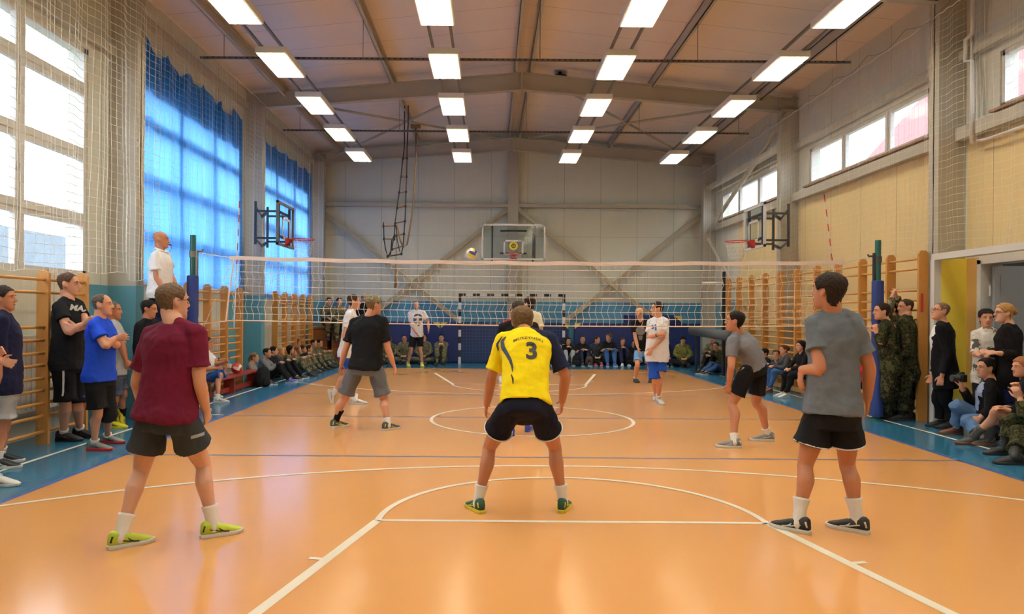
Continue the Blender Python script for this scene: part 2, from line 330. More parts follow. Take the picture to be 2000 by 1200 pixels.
for x, l in ((-4.75, 'grey roof purlin nearest the left wall'), (-2.3, 'grey roof purlin left of the ridge'), (.48, 'left one of the twin ridge purlins'), (.82, 'right one of the twin ridge purlins'), (3.6, 'grey roof purlin right of the ridge'), (6.05, 'grey roof purlin nearest the right wall')):
    w = MB(); z = roofz(x); w.box(x-.006, x+.006, YN, 22.6, z-.24, z-.01); w.box(x-.006, x+.06, YN, 22.6, z-.24, z-.22); w.box(x-.006, x+.06, YN, 22.6, z-.03, z-.01)
    tag(w.build('roof_purlin', M_steel), l, 'roof purlin', kind='structure')
# roof wind bracing, wall bracing
w = MB()
for x in (-2.3, 3.6):
    for dx in (-2.5, 2.5):
        for ya, yb in ((16.6, 22.4),):
            w.tube([(x-dx, ya, roofz(x-dx)-.27), (x+dx, yb, roofz(x+dx)-.27)], .032, 6)
tag(w.build('roof_bracing', M_steel), 'crossed steel bracing rods under the rear roof bay', 'bracing', kind='structure')
for nm, x, sg in (('right', 6.62, -1),):
    w = MB(); w.tube([(x, 16.7, 5.95), (x, 22.3, 4.1)], .06, 10); w.tube([(x, 22.3, 3.9), (x, 16.7, .3)], .045, 10)
    w.box(x-.06, x+.06, 16.6, 22.4, 5.36, 5.5)
    tag(w.build('wall_brace', M_steel), 'diagonal steel tube brace across the rear bay of the %s wall' % nm, 'bracing', kind='structure')
w = MB()
w.box(XC-.16, XC+.16, YB-.26, YB-.005, 0, 7.0)
tag(w.build('steel_column', M_steel), 'grey steel column in the middle of the back wall', 'column', kind='structure')
w = MB(); w.box(XL, XC-.15, YB-.2, YB-.06, 4.9, 5.02); w.box(XC+.15, XR, YB-.2, YB-.06, 4.9, 5.02)
tag(w.build('trim_2', M_steel), kind='structure')
for a, b, l in ((XL+.1, XC-.15, 'left'), (XC+.15, XR-.1, 'right')):
    w = MB(); w.bar((a, YB-.22, 4.86), (b, YB-.22, .1), .13, .08, up=(0, 1, 0)); w.bar((a, YB-.13, .1), (b, YB-.13, 4.86), .13, .07, up=(0, 1, 0))
    tag(w.build('wall_brace', mat('pale_brace', (168, 158, 132), rough=.5)), 'crossed diagonal braces on the %s half of the back wall' % l, 'bracing', kind='structure')
# right wall girts
for i, (a, b) in enumerate(((4.0, 10.6), (10.84, 16.38), (16.62, 22.4))):
    w = MB(); w.box(XR-.16, XR-.02, a, b, 4.12, 4.3); w.box(XR-.12, XR-.02, a, b, 5.28, 5.42)
    tag(w.build('trim_%d' % (i+3), M_steel), kind='structure')
    w = MB(); w.box(XL+.001, XL+.1, a, b, 5.26+(i > 0)*.85, 5.4+(i > 0)*.85); tag(w.build('trim_%d' % (i+6), M_steel), kind='structure')
# ---- windows
def window(n, x, y0, y1, z0, z1, ym, zm, sgn, sill=None):
    o = tag(bpy.data.objects.new('window_%d' % n, None), kind='structure'); COL.objects.link(o); o.location = (x, y0, z0)
    fx0, fx1 = sorted((x+sgn*.02, x+sgn*.10)); w = MB(); L_ = (x, y0, z0)
    w.box(fx0, fx1, y0, y1, z0, z0+.07); w.box(fx0, fx1, y0, y1, z1-.07, z1); w.box(fx0, fx1, y0, y0+.07, z0, z1); w.box(fx0, fx1, y1-.07, y1, z0, z1)
    for y in ym: w.box(fx0+.003, fx1-.003, y-.085, y+.085, z0+.02, z1-.02)
    for z in zm: w.box(fx0+.006, fx1-.006, y0+.03, y1-.03, z-.085, z+.085)
    for y in ym: w.box(fx0-.01*(sgn > 0)+.001, fx1+.01*(sgn < 0)-.001, y-.02, y+.02, z0+.04, z1-.04)
    for z in zm: w.box(fx0-.008*(sgn > 0)+.002, fx1+.008*(sgn < 0)-.002, y0+.05, y1-.05, z-.015, z+.015)
    w.build('window_frame', M_pvc, o, loc=L_)
    w = MB(); gx = x+sgn*.06; w.box(gx-.004, gx+.004, y0+.03, y1-.03, z0+.03, z1-.03); w.build('window_pane', M_glass, o, loc=L_)
    if sill:
        w = MB(); w.box(*sorted((x-sgn*.12, x+sgn*.02)), y0-.05, y1+.05, z0-.05, z0-.015); w.build('window_sill', sill, o, loc=L_)
    return o
M_sill = wood('brown_sill', (150, 112, 80), 'Y')
zm = [2.8, 3.7, 4.6]
window(1, XL, *LW[0], [7.3, 8.65], zm, -1); window(2, XL, *LW[1], [12.95, 14.45], zm, -1); window(3, XL, *LW[2], [18.7, 20.3], zm, -1)
window(4, XR, *RW[0], [6.9, 8.4], [], 1, M_sill); window(5, XR, *RW[1], [12.75, 14.35], [], 1, M_sill); window(6, XR, *RW[2], [18.9, 20.4], [], 1, M_sill)
# ---- outside: a grey building behind the left windows; a yellow house with a red roof on the right
o = empty('house', (30, 24, 0), 'pale yellow house with a red tiled roof outside the right windows', 'building')
w = MB(); w.box(15, 27, 16.5, 40, -1, 7.2); w.build('wall', mat('yellow_render', (176, 158, 112), rough=.9), o, loc=(30, 24, 0))
w = MB(); w.add([(14.4, 15.5, 6.9), (14.4, 30, 6.9), (20, 32, 12.5), (20, 15.5, 12.5), (27.6, 30, 6.9), (27.6, 15.5, 6.9)], [(0, 1, 2, 3), (3, 2, 4, 5), (0, 3, 5)]); w.build('roof', mat('red_tiles', (150, 84, 78), rough=.8, noise_amt=.2, nscale=20), o, loc=(30, 24, 0))
for y in (21, 24.5, 28, 31.5): w = MB(); w.box(14.93, 15.02, y, y+1.1, 3.9, 5.6); w.box(14.9, 15.04, y+.5, y+.6, 3.9, 5.6, 1); w.build('window', [mat('house_glass', (70, 84, 110), rough=.2), M_pvc], o, loc=(30, 24, 0))
o = empty('house', (22, 12, 0), 'house whose red tiled roof shows in the nearest right window', 'building')
w = MB(); w.box(16, 25, 4, 13, -1, 7.6); w.build('wall', MATS['yellow_render'], o, loc=(22, 12, 0)); w = MB(); w.add([(15.6, 3.5, 7.4), (15.6, 13.5, 7.4), (20, 13.5, 10.6), (20, 3.5, 10.6), (25, 13.5, 7.4), (25, 3.5, 7.4)], [(0, 1, 2, 3), (3, 2, 4, 5), (0, 3, 5), (1, 4, 2)]); w.build('roof', MATS['red_tiles'], o, loc=(22, 12, 0))
w = MB(); w.box(-26, -16, 2, 44, -1, 4.3); tag(w.build('building', mat('grey_concrete', (126, 134, 140), rough=.9, noise_amt=.25, nscale=3), loc=None), 'low grey concrete building seen low through the left windows', 'building')
w = MB()
for k in range(9): w.tube([(-15.4, 6+2.2*k, -.5), (-15.4, 6+2.2*k, 3.0)], .035, 6)
for z in (.4, 1.6, 2.6): w.tube([(-15.4, 4, z), (-15.4, 26, z)], .015, 5)
tag(w.build('fence', mat('green_fence', (60, 130, 110))), 'thin green fence outside the left windows', 'fence')
w = MB()
for k in range(260):
    t = rng.normal(size=3); t /= np.linalg.norm(t); c = V((8.2, 44, 6.5))+V(t)*V((3.4, 3.0, 3.2)).length*.55*random.uniform(.5, 1); w.ell(c, ((.5, 0, 0), (0, .5, 0), (0, 0, .4)), 6, 4)
o = empty('tree', (8.2, 44, -1), 'leafy tree outside the rearmost right window', 'tree'); w.build('crown', mat('leaf_green', (92, 110, 70), rough=.9, noise_amt=.3, nscale=3), o, loc=(8.2, 44, -1))
w = MB(); w.tube([(8.2, 44, -1), (8.2, 44, 5)], .25); w.build('trunk', mat('bark', (80, 66, 50), rough=.9), o, loc=(8.2, 44, -1))
w = MB(); w.box(-60, 60, -40, 90, -1.2, -1.0); tag(w.build('ground', mat('outside_ground', (120, 120, 110), rough=.95, noise_amt=.2)), kind='structure')
# ---- curtains
M_cur = curtain_mat()
def curtain(y0, y1, zb, ztops, label, seed):
    r = random.Random(seed); ph = [r.uniform(0, 6.28) for _ in range(6)]; nu, nv = 150, 60; w = MB(); vs = []; fs = []
    for j in range(nv+1):
        for i in range(nu+1):
            u = i/nu; vv = j/nv; k = u*(len(ztops)-1); a = int(min(k, len(ztops)-2)); q = k-a; q_ = q*q*(3-2*q) if a % 2 else q
            zt = ztops[a]*(1-q)+ztops[a+1]*q; sag = -.06*math.sin(math.pi*q)*(1 if a else .4)
            z = zb+(zt+sag-zb)*vv+.04*math.sin(u*9+ph[0])*(1-vv)
            fold = .045*math.sin(u*34+ph[1]+vv*1.2)+.03*math.sin(u*61+ph[2]-vv*2)+.02*math.sin(u*97+ph[3])
            y = y0+(y1-y0)*u+.02*math.sin(vv*7+u*20)+.12*(1-vv)*math.sin(u*math.pi*1.0)*(u-.5)
            vs.append((max(-5.585+.01*math.sin(u*70), -5.535+fold*(.3+.4*abs(math.sin(vv*3+u*2)))+.05*(1-vv)), y, z))
    n = nu+1
    for j in range(nv):
        for i in range(nu): a = j*n+i; fs.append((a, a+1, a+n+1, a+n))
    w.add(vs, fs); o = w.build('curtain', M_cur, smooth=True); return tag(o, label, 'curtain')
curtain(11.12, 16.05, 1.97, [5.92, 5.96, 5.78, 5.90, 5.74, 5.88, 5.78, 5.92, 5.72, 5.86, 5.66, 5.94, 5.80], 'larger translucent blue curtain hooked over the second left window', 3)
curtain(17.1, 22.0, 1.93, [5.74, 5.88, 5.68, 5.86, 5.72, 5.90, 5.74, 5.88, 5.70, 5.84, 5.76], 'smaller translucent blue curtain over the rear left window', 5)
# ---- protective nets
M_net = mat('white_net_cord', (228, 224, 212), rough=.8)
def wallnet(X, y0, y1, z0, z1, cell, r, nm, lab, seed, fold=.05, m=M_net):
    ny, nz = int((y1-y0)/cell), int((z1-z0)/cell); G = np.zeros((nz+1, ny+1, 3)); rr = np.random.default_rng(seed); p = rr.uniform(0, 6.28, 6)
    for j in range(nz+1):
        for i in range(ny+1):
            y = y0+i*cell; z = z0+j*cell; k = 1-j/nz
            G[j, i] = (X+fold*math.sin(y*5+p[0])*(.3+k)+.03*math.sin(y*11+p[1]), y+.05*math.sin(y*3.1+z*.6+p[2])+.02*math.sin(z*4+y*2)*k, z+.04*math.sin(y*2.2+p[3])*k-.06*abs(math.sin(y*1.6))*(j == nz)+.03*math.sin(y*7+p[4])*(j == 0))
    w = MB(); net_mesh(w, G, r); w.tube([(X, y0+i*(y1-y0)/40, z1+.02-.02*(i % 2)) for i in range(41)], .006, 5)
    o = w.build(nm, m); return tag(o, lab, 'net')
wallnet(-5.06, 5.2, 11.0, 2.02, 6.1, .105, .0029, 'safety_net', 'white square mesh net hanging over the nearest left window', 1, .03)
wallnet(-5.08, 11.05, 22.3, 2.02, 6.15, .105, .0014, 'safety_net', 'white square mesh net hanging over the blue curtains', 2, .02)
wallnet(6.4, 6.6, 10.9, 2.5, 5.9, .105, .0016, 'safety_net', 'mesh net hanging above the doorway on the right wall', 3, .02)
wallnet(6.42, 10.95, 22.3, 2.55, 5.88, .105, .0014, 'safety_net', 'mesh net hanging before the middle and rear right windows', 4, .02)
w = MB(); w.tube([(6.3, 10.0+.14*i, 5.95-.12*abs(math.sin(i*.39))) for i in range(60)], .0035, 5); tag(w.build('net_rope', M_dark), 'slack rope looping along the top of the right net', 'rope')
# ---- wall bars
def wallbars(side, X, ys, ztop, rungs, label, group):
    d = 1 if side == 'L' else -1
    for i, (a, b) in enumerate(zip(ys, ys[1:])):
        o = empty('wall_bars', (X, a, 0), label[i] if isinstance(label, list) else label, 'wall bars', group)
        ups = [b] if i else [a, b]
        for y in ups:
            w = MB(); xa, xb = sorted((X, X-d*.14)); t = .045
            if y < 7.7 and side == 'L': continue
            w.rings([[(x, y-t/2+q, z) for x, z in ((xa, 0), (xb, 0), (xb, ztop-.05), (xb-.03, ztop), (xa+.03, ztop), (xa, ztop-.05))] for q in (0, t)])
            w.build('upright', M_wood, o, loc=(X, a, 0))
        for z in rungs:
            w = MB(); w.tube([(X-d*.05, a+.01, z), (X-d*.05, b-.01, z)], .019, 10); q = w.build('rung', M_woody, o, loc=(X, a, 0), smooth=True)
RL = [1.91, 1.76, 1.36, 1.21, 1.06, .92, .77, .63, .48, .33, .15]
wallbars('L', -5.13, [7.62, 8.44, 9.24], 2.03, RL, ['pine wall bars under the big left window, nearest section', 'pine wall bars behind the man in the black arms-crossed pose'], 'wall bars on the left wall')
wallbars('L', -5.13, [12.45, 13.3, 14.15, 15.0], 2.05, RL, ['pine wall bars just beyond the left net post', 'pine wall bars behind the red bench, middle section', 'pine wall bars above the ball on the red bench'], 'wall bars on the left wall')
wallbars('L', -5.13, [17.46, 18.3, 19.18, 20.05, 20.9], 2.05, RL, ['pine wall bars under rear curtain, nearest section', 'pine wall bars under rear curtain, second section', 'pine wall bars under rear curtain, third section', 'pine wall bars under rear curtain, farthest section'], 'wall bars on the left wall')
RR = [2.42, 2.27, 1.95]+[1.8-.147*i for i in range(12)]
ord_ = ['beside the doorway', 'just behind the soldiers', 'right behind the right net post', 'fourth', 'fifth', 'sixth', 'seventh', 'eighth', 'ninth', 'farthest']
wallbars('R', 6.33, [10.8-.0, 11.67, 12.55, 13.45, 14.3, 15.2, 16.1, 17.0, 17.9, 18.8, 19.65], 2.54, RR, ['tall pine wall bars on the right wall, %s' % (s if i < 3 or i == 9 else s+' section from the doorway') for i, s in enumerate(ord_)], 'wall bars on the right wall')
# radiators behind left bars
for y0, y1, l in ((7.5, 9.9, 'behind the nearest left wall bars'), (11.6, 15.0, 'behind the middle left wall bars'), (17.5, 21, 'behind the rear left wall bars')):
    o = empty('radiator', (-5.5, y0, 0), 'flat white radiator '+l, 'radiator'); w = MB(); w.box(-5.56, -5.45, y0, y1, .35, 1.25)
    for k in range(int((y1-y0)/.1)): w.box(-5.45, -5.44, y0+.02+k*.1, y0+.08+k*.1, .38, 1.22)
    w.build('panel', M_white, o, loc=(-5.5, y0, 0)); w = MB(); w.tube([(-5.5, y0-.2, .25), (-5.5, y1+.1, .25)], .018); w.build('pipe', M_white, o, loc=(-5.5, y0, 0))
# pipes on right wall
w = MB(); w.tube([(6.72, 10.2, 6.5), (6.72, 10.2, 5.55), (6.72, 10.35, 5.5), (6.72, 10.35, 5.2), (6.72, 10.2, 5.15), (6.72, 10.2, 4.0)], .03, 8); w.tube([(6.78, 10.3, 6.5), (6.78, 10.3, 4.05), (6.78, 10.0, 4.0), (6.78, 6, 4.0)], .022, 8)
tag(w.build('heating_pipe', M_white, smooth=True), 'white heating pipes running up beside the near right column', 'pipe')
w = MB(); w.tube([(-5.5, 11.0, 1.98), (-5.5, 22, 1.98)], .02); tag(w.build('heating_pipe', M_white, smooth=True), 'thin white pipe along the left wall below the curtains', 'pipe')
# ---- ceiling lights
M_hous = mat('lamp_housing', (232, 230, 222), rough=.5); M_lamp = mat('lamp_diffuser', (255, 250, 230), emit=(1, .96, .84), est=LAMP_STRENGTH*.10); M_tube = mat('lamp_tube', (255, 250, 230), emit=(1, .965, .86), est=LAMP_STRENGTH*2.6)
M_louv = mat('lamp_louvre', (240, 236, 220), rough=.3)
ZL = 5.86
def make_light():
    o = empty('ceiling_light', (0, 0, ZL), 'x', 'ceiling light', 'fluorescent lights under the roof')
    w = MB(); W, Ln, hh = .26, .64, .1
    w.box(-W, W, -Ln, Ln, hh-.01, hh); w.box(-W, -W+.012, -Ln, Ln, 0, hh); w.box(W-.012, W, -Ln, Ln, 0, hh); w.box(-W, W, -Ln, -Ln+.012, 0, hh); w.box(-W, W, Ln-.012, Ln, 0, hh)
    w.build('housing', M_hous, o)
    w = MB(); w.box(-W+.02, W-.02, -Ln+.02, Ln-.02, .045, .05); w.build('diffuser', M_lamp, o)
    for k in range(4): w = MB(); x = -.18+k*.12; w.box(x-.022, x+.022, -Ln+.05, Ln-.05, .018, .04); w.build('tube', M_tube, o)
    w = MB()
    for k in range(24): y = -Ln+.03+k*(2*Ln-.06)/23; w.box(-W+.012, W-.012, y-.0015, y+.0015, -.012, .014)
    for k in range(5): x = -.24+k*.12; w.box(x-.002, x+.002, -Ln+.01, Ln-.01, -.012, .014)
    w.build('louvre', M_louv, o)
    return o
lp = make_light(); first = True
rown = ['leftmost row', 'second row from the left', 'third row from the left', 'rightmost row']; posn = ['nearest the back wall', 'second from the back wall', 'third from the back wall', 'fourth from the back wall', 'fifth, cut by the top edge']
for ri, x in enumerate((-3.7, -.84, 2.13, 5.0)):
    for k in range(9):
        y = 20.72-k*2.46-.64
        o = lp if first else copy_tree(lp); first = False; o.location = (x, y, ZL)
        o['label'] = 'lit ceiling light, %s, %s' % (rown[ri], posn[k] if k < 5 else ['sixth', 'seventh', 'eighth', 'ninth'][k-5]+' from the back wall')
    w = MB()
    for dx in (-.17, .17): w.box(x+dx-.02, x+dx+.02, YN+1, 21.0, ZL+.105, ZL+.145)
    tag(w.build('light_rail', M_galv), 'pair of steel rails carrying the lights of the '+rown[ri], 'rail', 'light rails')
for y, l in ((2.6, 'bar above the camera'), (7.7, 'near bar'), (12.82, 'bar before the middle roof beam'), (17.9, 'bar before the back wall')):
    o = empty('cable_tray', (XC, y, 6.05), 'perforated steel crossbar holding up the light rails, '+l, 'crossbar', 'crossbars'); w = MB()
    w.box(-5.17, 6.3, y-.02, y+.02, ZL+.15, ZL+.155); w.box(-5.17, 6.3, y-.02, y-.017, ZL+.15, ZL+.19); w.box(-5.17, 6.3, y+.017, y+.02, ZL+.15, ZL+.19)
    for k in range(114): w.box(-5.15+k*.1, -5.12+k*.1, y-.022, y-.02, ZL+.16, ZL+.18, 1)
    w.build('bar', [M_galv, M_black], o, loc=(XC, y, 6.05))
    for x in (-4.75, -2.3, .82, 3.6, 6.05): w = MB(); w.tube([(x, y, ZL+.17), (x, y, roofz(x)-.2)], .006, 5); w.build('hanger_rod', M_galv, o, loc=(XC, y, 6.05))
for x, y, l in ((2.0, 10.9, 'nearer'), (1.55, 16.9, 'farther')):
    o = empty('sensor', (x, y, roofz(x)), 'small dark round roof vent, the %s one' % l, 'roof vent', 'roof vents'); w = MB(); w.lathe([(.001, -.12), (.16, -.12), (.17, -.09), (.1, -.07), (.04, -.05), (.04, 0)], (0, 0, 0)); w.build('cap', M_black, o, smooth=True)
# ---- mats on the back wall
M_mat = mat('navy_vinyl', (22, 40, 98), rough=.45, bump=.05, bscale=5); M_myel = mat('yellow_vinyl', (214, 190, 80), rough=.5)
def wallmat(x0, x1, y, z0, z1, lab, cor=(0, 0)):
    o = empty('wall_mat', ((x0+x1)/2, y, z0), lab, 'mat', 'navy mats along the back wall'); w = MB(); w.rbox(x0+.01, x1-.01, y-.12, y, z0, z1, .02); w.build('pad', M_mat, o, loc=((x0+x1)/2, y, z0))
    for k, xx, s in ((0, x0+.02, 1), (1, x1-.02, -1)):
        if cor[k]: w = MB(); w.rings([[(xx, q, z1-.015), (xx+s*.22, q, z1-.015), (xx, q, z1-.2)] for q in (y-.128, y-.115)]); w.build('corner_patch', M_myel, o, loc=((x0+x1)/2, y, z0))
ym_ = YB-.28
mt = [(-5.5, -3.6, (0, 0)), (-3.6, -1.6, (0, 1)), (-1.6, .45, (1, 1)), (.45, 2.42, (0, 1)), (2.58, 4.6, (1, 0)), (4.6, 6.6, (0, 0))]
ml = ['leftmost on the back wall', 'behind the serving player', 'behind the left half of the goal', 'behind the right half of the goal', 'just right of the goal', 'rightmost on the back wall']
for (a, b, c), l in zip(mt, ml): wallmat(a, b, ym_, .02, 1.28, 'tall navy blue wall mat, '+l, c)
wallmat(4.1, 5.9, ym_-.14, 1.29, 1.54, 'navy mat resting on top of the wall mats, right of the goal', (0, 1))
# ---- handball goal
Yg = 22.35; gx0, gx1 = P(898, 640, Yg).x, P(1101, 640, Yg).x
o = empty('handball_goal', ((gx0+gx1)/2, Yg, 0), 'black and white banded handball goal before the back wall', 'goal'); L_ = ((gx0+gx1)/2, Yg, 0)
M_gw = mat('goal_white', (210, 210, 210), rough=.4)
def banded(a, b, n, flip):
    w = MB(); a, b = V(a), V(b)
    for i in range(n): w.bar(a.lerp(b, i/n), a.lerp(b, (i+1)/n), .08, .08, m=(i+flip) % 2, up=(0, 1, 0))
    return w
zg = 2.12
banded((gx0, Yg, 0), (gx0, Yg, zg-.04), 10, 1).build('post', [M_black, M_gw], o, loc=L_); banded((gx1, Yg, 0), (gx1, Yg, zg-.04), 10, 1).build('post', [M_black, M_gw], o, loc=L_)
banded((gx0-.04, Yg, zg), (gx1+.04, Yg, zg), 15, 0).build('crossbar', [M_black, M_gw], o, loc=L_)
w = MB(); G = np.array([[(gx0+(gx1-gx0)*i/32, Yg+.28+.04*math.sin(i), .03+(zg-.1)*j/20) for i in range(33)] for j in range(21)]); net_mesh(w, G, .003)
G = np.array([[(gx0+(gx1-gx0)*i/32, Yg+.02+.26*j/5, zg-.03-.10*math.sin(math.pi*j/5)-.02*j/5) for i in range(33)] for j in range(6)]); net_mesh(w, G, .003)
for x in (gx0, gx1): net_mesh(w, np.array([[(x, Yg+.28*i/5, .03+(zg-.1)*j/20) for i in range(6)] for j in range(21)]), .003)
w.build('goal_net', mat('green_net', (70, 120, 110)), o, loc=L_)
# ---- basketball backboards
M_clear = glass_mat('clear_backboard', (.86, .93, .97), .08); M_red = mat('rim_red', (170, 40, 34), rough=.4)
def hoop(loc, rz, w_, h_, target, lab, framecol, wallgap, name='basketball_hoop', col=None):
    o = empty(name, loc, lab, 'basketball hoop', rz=rz)       # local: board faces -Y, wall at +Y
    w = MB(); w.box(-w_/2, w_/2, -.01, .01, 0, h_); w.build('backboard', M_clear, o)
    w = MB(); t = .05
    for a in ((-w_/2, w_/2, 0, t), (-w_/2, w_/2, h_-t, h_), (-w_/2, -w_/2+t, 0, h_), (w_/2-t, w_/2, 0, h_)): w.box(a[0], a[1], -.022, .022, a[2], a[3])
    w.build('board_frame', framecol, o)
    w = MB(); a, b, c, d_ = -.3, .3, .15, .6
    for q in ((a, b, c, c+t), (a, b, d_-t, d_), (a, a+t, c, d_), (b-t, b, c, d_)): w.box(q[0], q[1], -.024, -.011, q[2], q[3])
    w.build('target_frame', M_gw, o)
    w = MB(); w.tube([(.225*math.cos(t_), -.38+.225*math.sin(t_), .16) for t_ in [2*math.pi*i/28 for i in range(29)]], .011, 8, cap=False); w.rings([[(-.1, -.02, .19), (.1, -.02, .19), (.1, -.02, .02), (-.1, -.02, .02)], [(-.06, -.15, .17), (.06, -.15, .17), (.06, -.15, .14), (-.06, -.15, .14)]]); w.box(-.1, .1, -.16, -.02, .15, .17)
    w.build('rim', M_red, o, smooth=False)
    w = MB(); G = np.array([[(.225*(1-.09*j)*math.cos(2*math.pi*(i+.5*j)/12), -.38+.225*(1-.09*j)*math.sin(2*math.pi*(i+.5*j)/12), .15-.085*j) for i in range(13)] for j in range(5)]); net_mesh(w, G, .0025); w.build('hoop_net', M_net, o)
    w = MB()
    for x in (-.6*w_/1.8, .6*w_/1.8):
        w.bar((x, .03, .05), (x, .03, h_-.05), .05, .05); w.bar((x, .03, .15), (x, wallgap, .15), .04, .04); w.bar((x, .03, h_-.2), (x, wallgap, h_-.2), .04, .04); w.bar((x, wallgap, .02), (x, wallgap, h_), .05, .04)
    if col:
        for z in (.12, h_-.12): w.bar((col[0]/3, wallgap, z), (col[0], col[1], z), .05, .05); w.bar((-col[0]/3, wallgap, z), (col[0], col[1], z), .03, .03)
    w.bar((-.4, .05, .2), (.4, .05, .2), .05); w.bar((-.4, .05, h_-.2), (.4, .05, h_-.2), .05); w.build('support_frame', M_dark, o)
    return o
hb = hoop((P(1003, 470, 21.9).x, 21.9, P(1003, 508, 21.9).z), 0, 1.92, 1.08, 1, 'transparent backboard with red rim and yellow disc above the goal', M_gw, YB-.26-21.9)
w = MB(); w.tube([(0, -.03, .42), (0, -.045, .42)], .13, 24); w.build('yellow_disc', mat('disc_yellow', (214, 196, 60), rough=.5), hb)
w = MB(); w.tube([(.055*math.cos(t), -.05, .42+.055*math.sin(t)) for t in [2*math.pi*i/20 for i in range(21)]], .012, 6, cap=False); w.ell((0, -.05, .42), ((.018, 0, 0), (0, .006, 0), (0, 0, .018))); w.build('disc_emblem', M_black, hb)
hoop((-4.35, 15.3, P(555, 483, 15.3).z), -math.pi/2+math.pi*0-.0, 1.2, .9, 1, 'side backboard with red rim before the blue curtain on the left', M_galv, .5, col=(1.1, .84)).rotation_euler = (0, 0, math.radians(90))
hoop((5.52, 15.3, P(1478, 487, 15.3).z), 0, 1.2, .9, 1, 'side backboard with red rim on the right wall', M_gw, .55, col=(-1.1, .98)).rotation_euler = (0, 0, math.radians(-90))
# ---- volleyball net, posts, antennae
YN_ = 10.84; M_vnet = mat('volleyball_net_cord', (226, 216, 206), rough=.8); M_tape = mat('net_tape', (232, 214, 205), rough=.8, bump=.2, bscale=40)
o = empty('volleyball_net', (.6, YN_, 1.4), 'white volleyball net stretched across the court', 'net'); L_ = (.6, YN_, 1.4)
nx, nz = 92, 9; xa, xb = -3.86, 5.2; G = np.zeros((nz+1, nx+1, 3))
def ntop(u): return 2.355-.045*math.sin(math.pi*u)
def nbot(u): return 1.425-.05*math.sin(math.pi*u*.9)
for j in range(nz+1):
    for i in range(nx+1):
        u = i/nx; G[j, i] = (xa+(xb-xa)*u+.018*math.sin(j*2.4+i*.0)*(1 if 0 < j < nz else 0)+.012*math.sin(i*.7+j), YN_+.015*math.sin(i*.35+j*.5), nbot(u)+(ntop(u)-nbot(u))*j/nz)
w = MB(); net_mesh(w, G, .0034); w.build('mesh', M_vnet, o, loc=L_)
w = MB(); w.rings([[(xa-.05+(xb-xa+.1)*u, YN_+dy, ntop(u)+dz+.006*math.sin(u*60)) for dy, dz in ((-.012, -.03), (.012, -.03), (.014, .025), (-.014, .025))] for u in [k/60 for k in range(61)]]); w.build('top_tape', M_tape, o, loc=L_)
w = MB(); w.tube([(xa+(xb-xa)*u, YN_, nbot(u)) for u in [k/30 for k in range(31)]], .009, 6); w.build('bottom_cord', mat('pink_cord', (226, 200, 178)), o, loc=L_)
for q_, r_ in (([(xa, YN_, ntop(0)), (-4.35, YN_, 2.42)], .007), ([(xa, YN_, nbot(0)), (-4.35, YN_, 1.36)], .007), ([(xa, YN_, ntop(0)), (-4.38, YN_, 1.1)], .004), ([(xb, YN_, ntop(1)), (5.66, YN_, 2.44)], .007), ([(xb, YN_, nbot(1)), (5.66, YN_, 1.4)], .007), ([(xb, YN_, nbot(1)), (5.66, YN_, 1.1)], .004), ([(xa+.02, YN_, ntop(0)), (xa-.05, YN_-.01, nbot(0)+.4), (xa-.1, YN_, nbot(0)-.02)], .012)):
    w = MB(); w.tube(q_, r_, 6); w.build('tension_cord', M_tape, o, loc=L_)
M_green = mat('green_post', (34, 92, 88), rough=.35, metal=.2); M_pad = mat('blue_post_pad', (26, 50, 118), rough=.5, bump=.3, bscale=6)
for px, lab, s in ((376, 'left net post in green with a blue pad', 1), (1714, 'right net post in green with a blue pad', -1)):
    x = (px-960)*YN_/F; o = empty('net_post', (x, YN_, 0), lab, 'net post', 'volleyball net posts'); L_ = (x, YN_, 0)
    w = MB(); w.tube([(x, YN_, 0), (x, YN_, 2.69)], .042, 16); w.lathe([(.09, 0), (.09, .02), (.05, .03)], (x, YN_, 0)); w.build('pole', M_green, o, loc=L_, smooth=True, sharp=.7)
    w = MB(); w.rings([[(x+q*math.cos(t), YN_+q*math.sin(t), z) for t in [2*math.pi*k/20 for k in range(20)]] for z, q in ((.06, .06), (.065, .082), (.7, .084), (.74, .08), (.78, .085), (1.4, .083), (1.44, .079), (1.48, .086), (2.08, .084), (2.09, .06))]); w.build('pad', M_pad, o, loc=L_, smooth=True, sharp=.7)
    w = MB(); w.box(x+s*.045, x+s*.075, YN_-.02, YN_+.02, 2.05, 2.46) if s > 0 else w.box(x-.075, x-.045, YN_-.02, YN_+.02, 2.05, 2.5); w.tube([(x+s*.05, YN_, 2.45), (x+s*.14, YN_, 2.45), (x+s*.15, YN_, 2.48)], .014, 8); w.lathe([(.046, 2.36), (.052, 2.36), (.052, 2.45), (.046, 2.45)], (x, YN_, 0)); w.build('winch_bracket', M_galv if s > 0 else M_dark, o, loc=L_)
M_ared = mat('antenna_red', (190, 50, 48), rough=.5)
for a, b, lab in (((468, 393), (457, 640), 'thin antenna standing up at the left end of the net'), ((1610, 380), (1641, 640), 'red and white antenna at the right end of the net')):
    A, B = P(*a, YN_), P(*b, YN_); w = MB(); n = 18
    for i in range(n): w.tube([B.lerp(A, i/n), B.lerp(A, (i+1)/n)], .008 if i < 17 else .009, 8, m=(i % 2) if i > 8 else 0)
    tag(w.build('net_antenna', [M_gw, M_ared]), lab, 'antenna', 'net antennae')
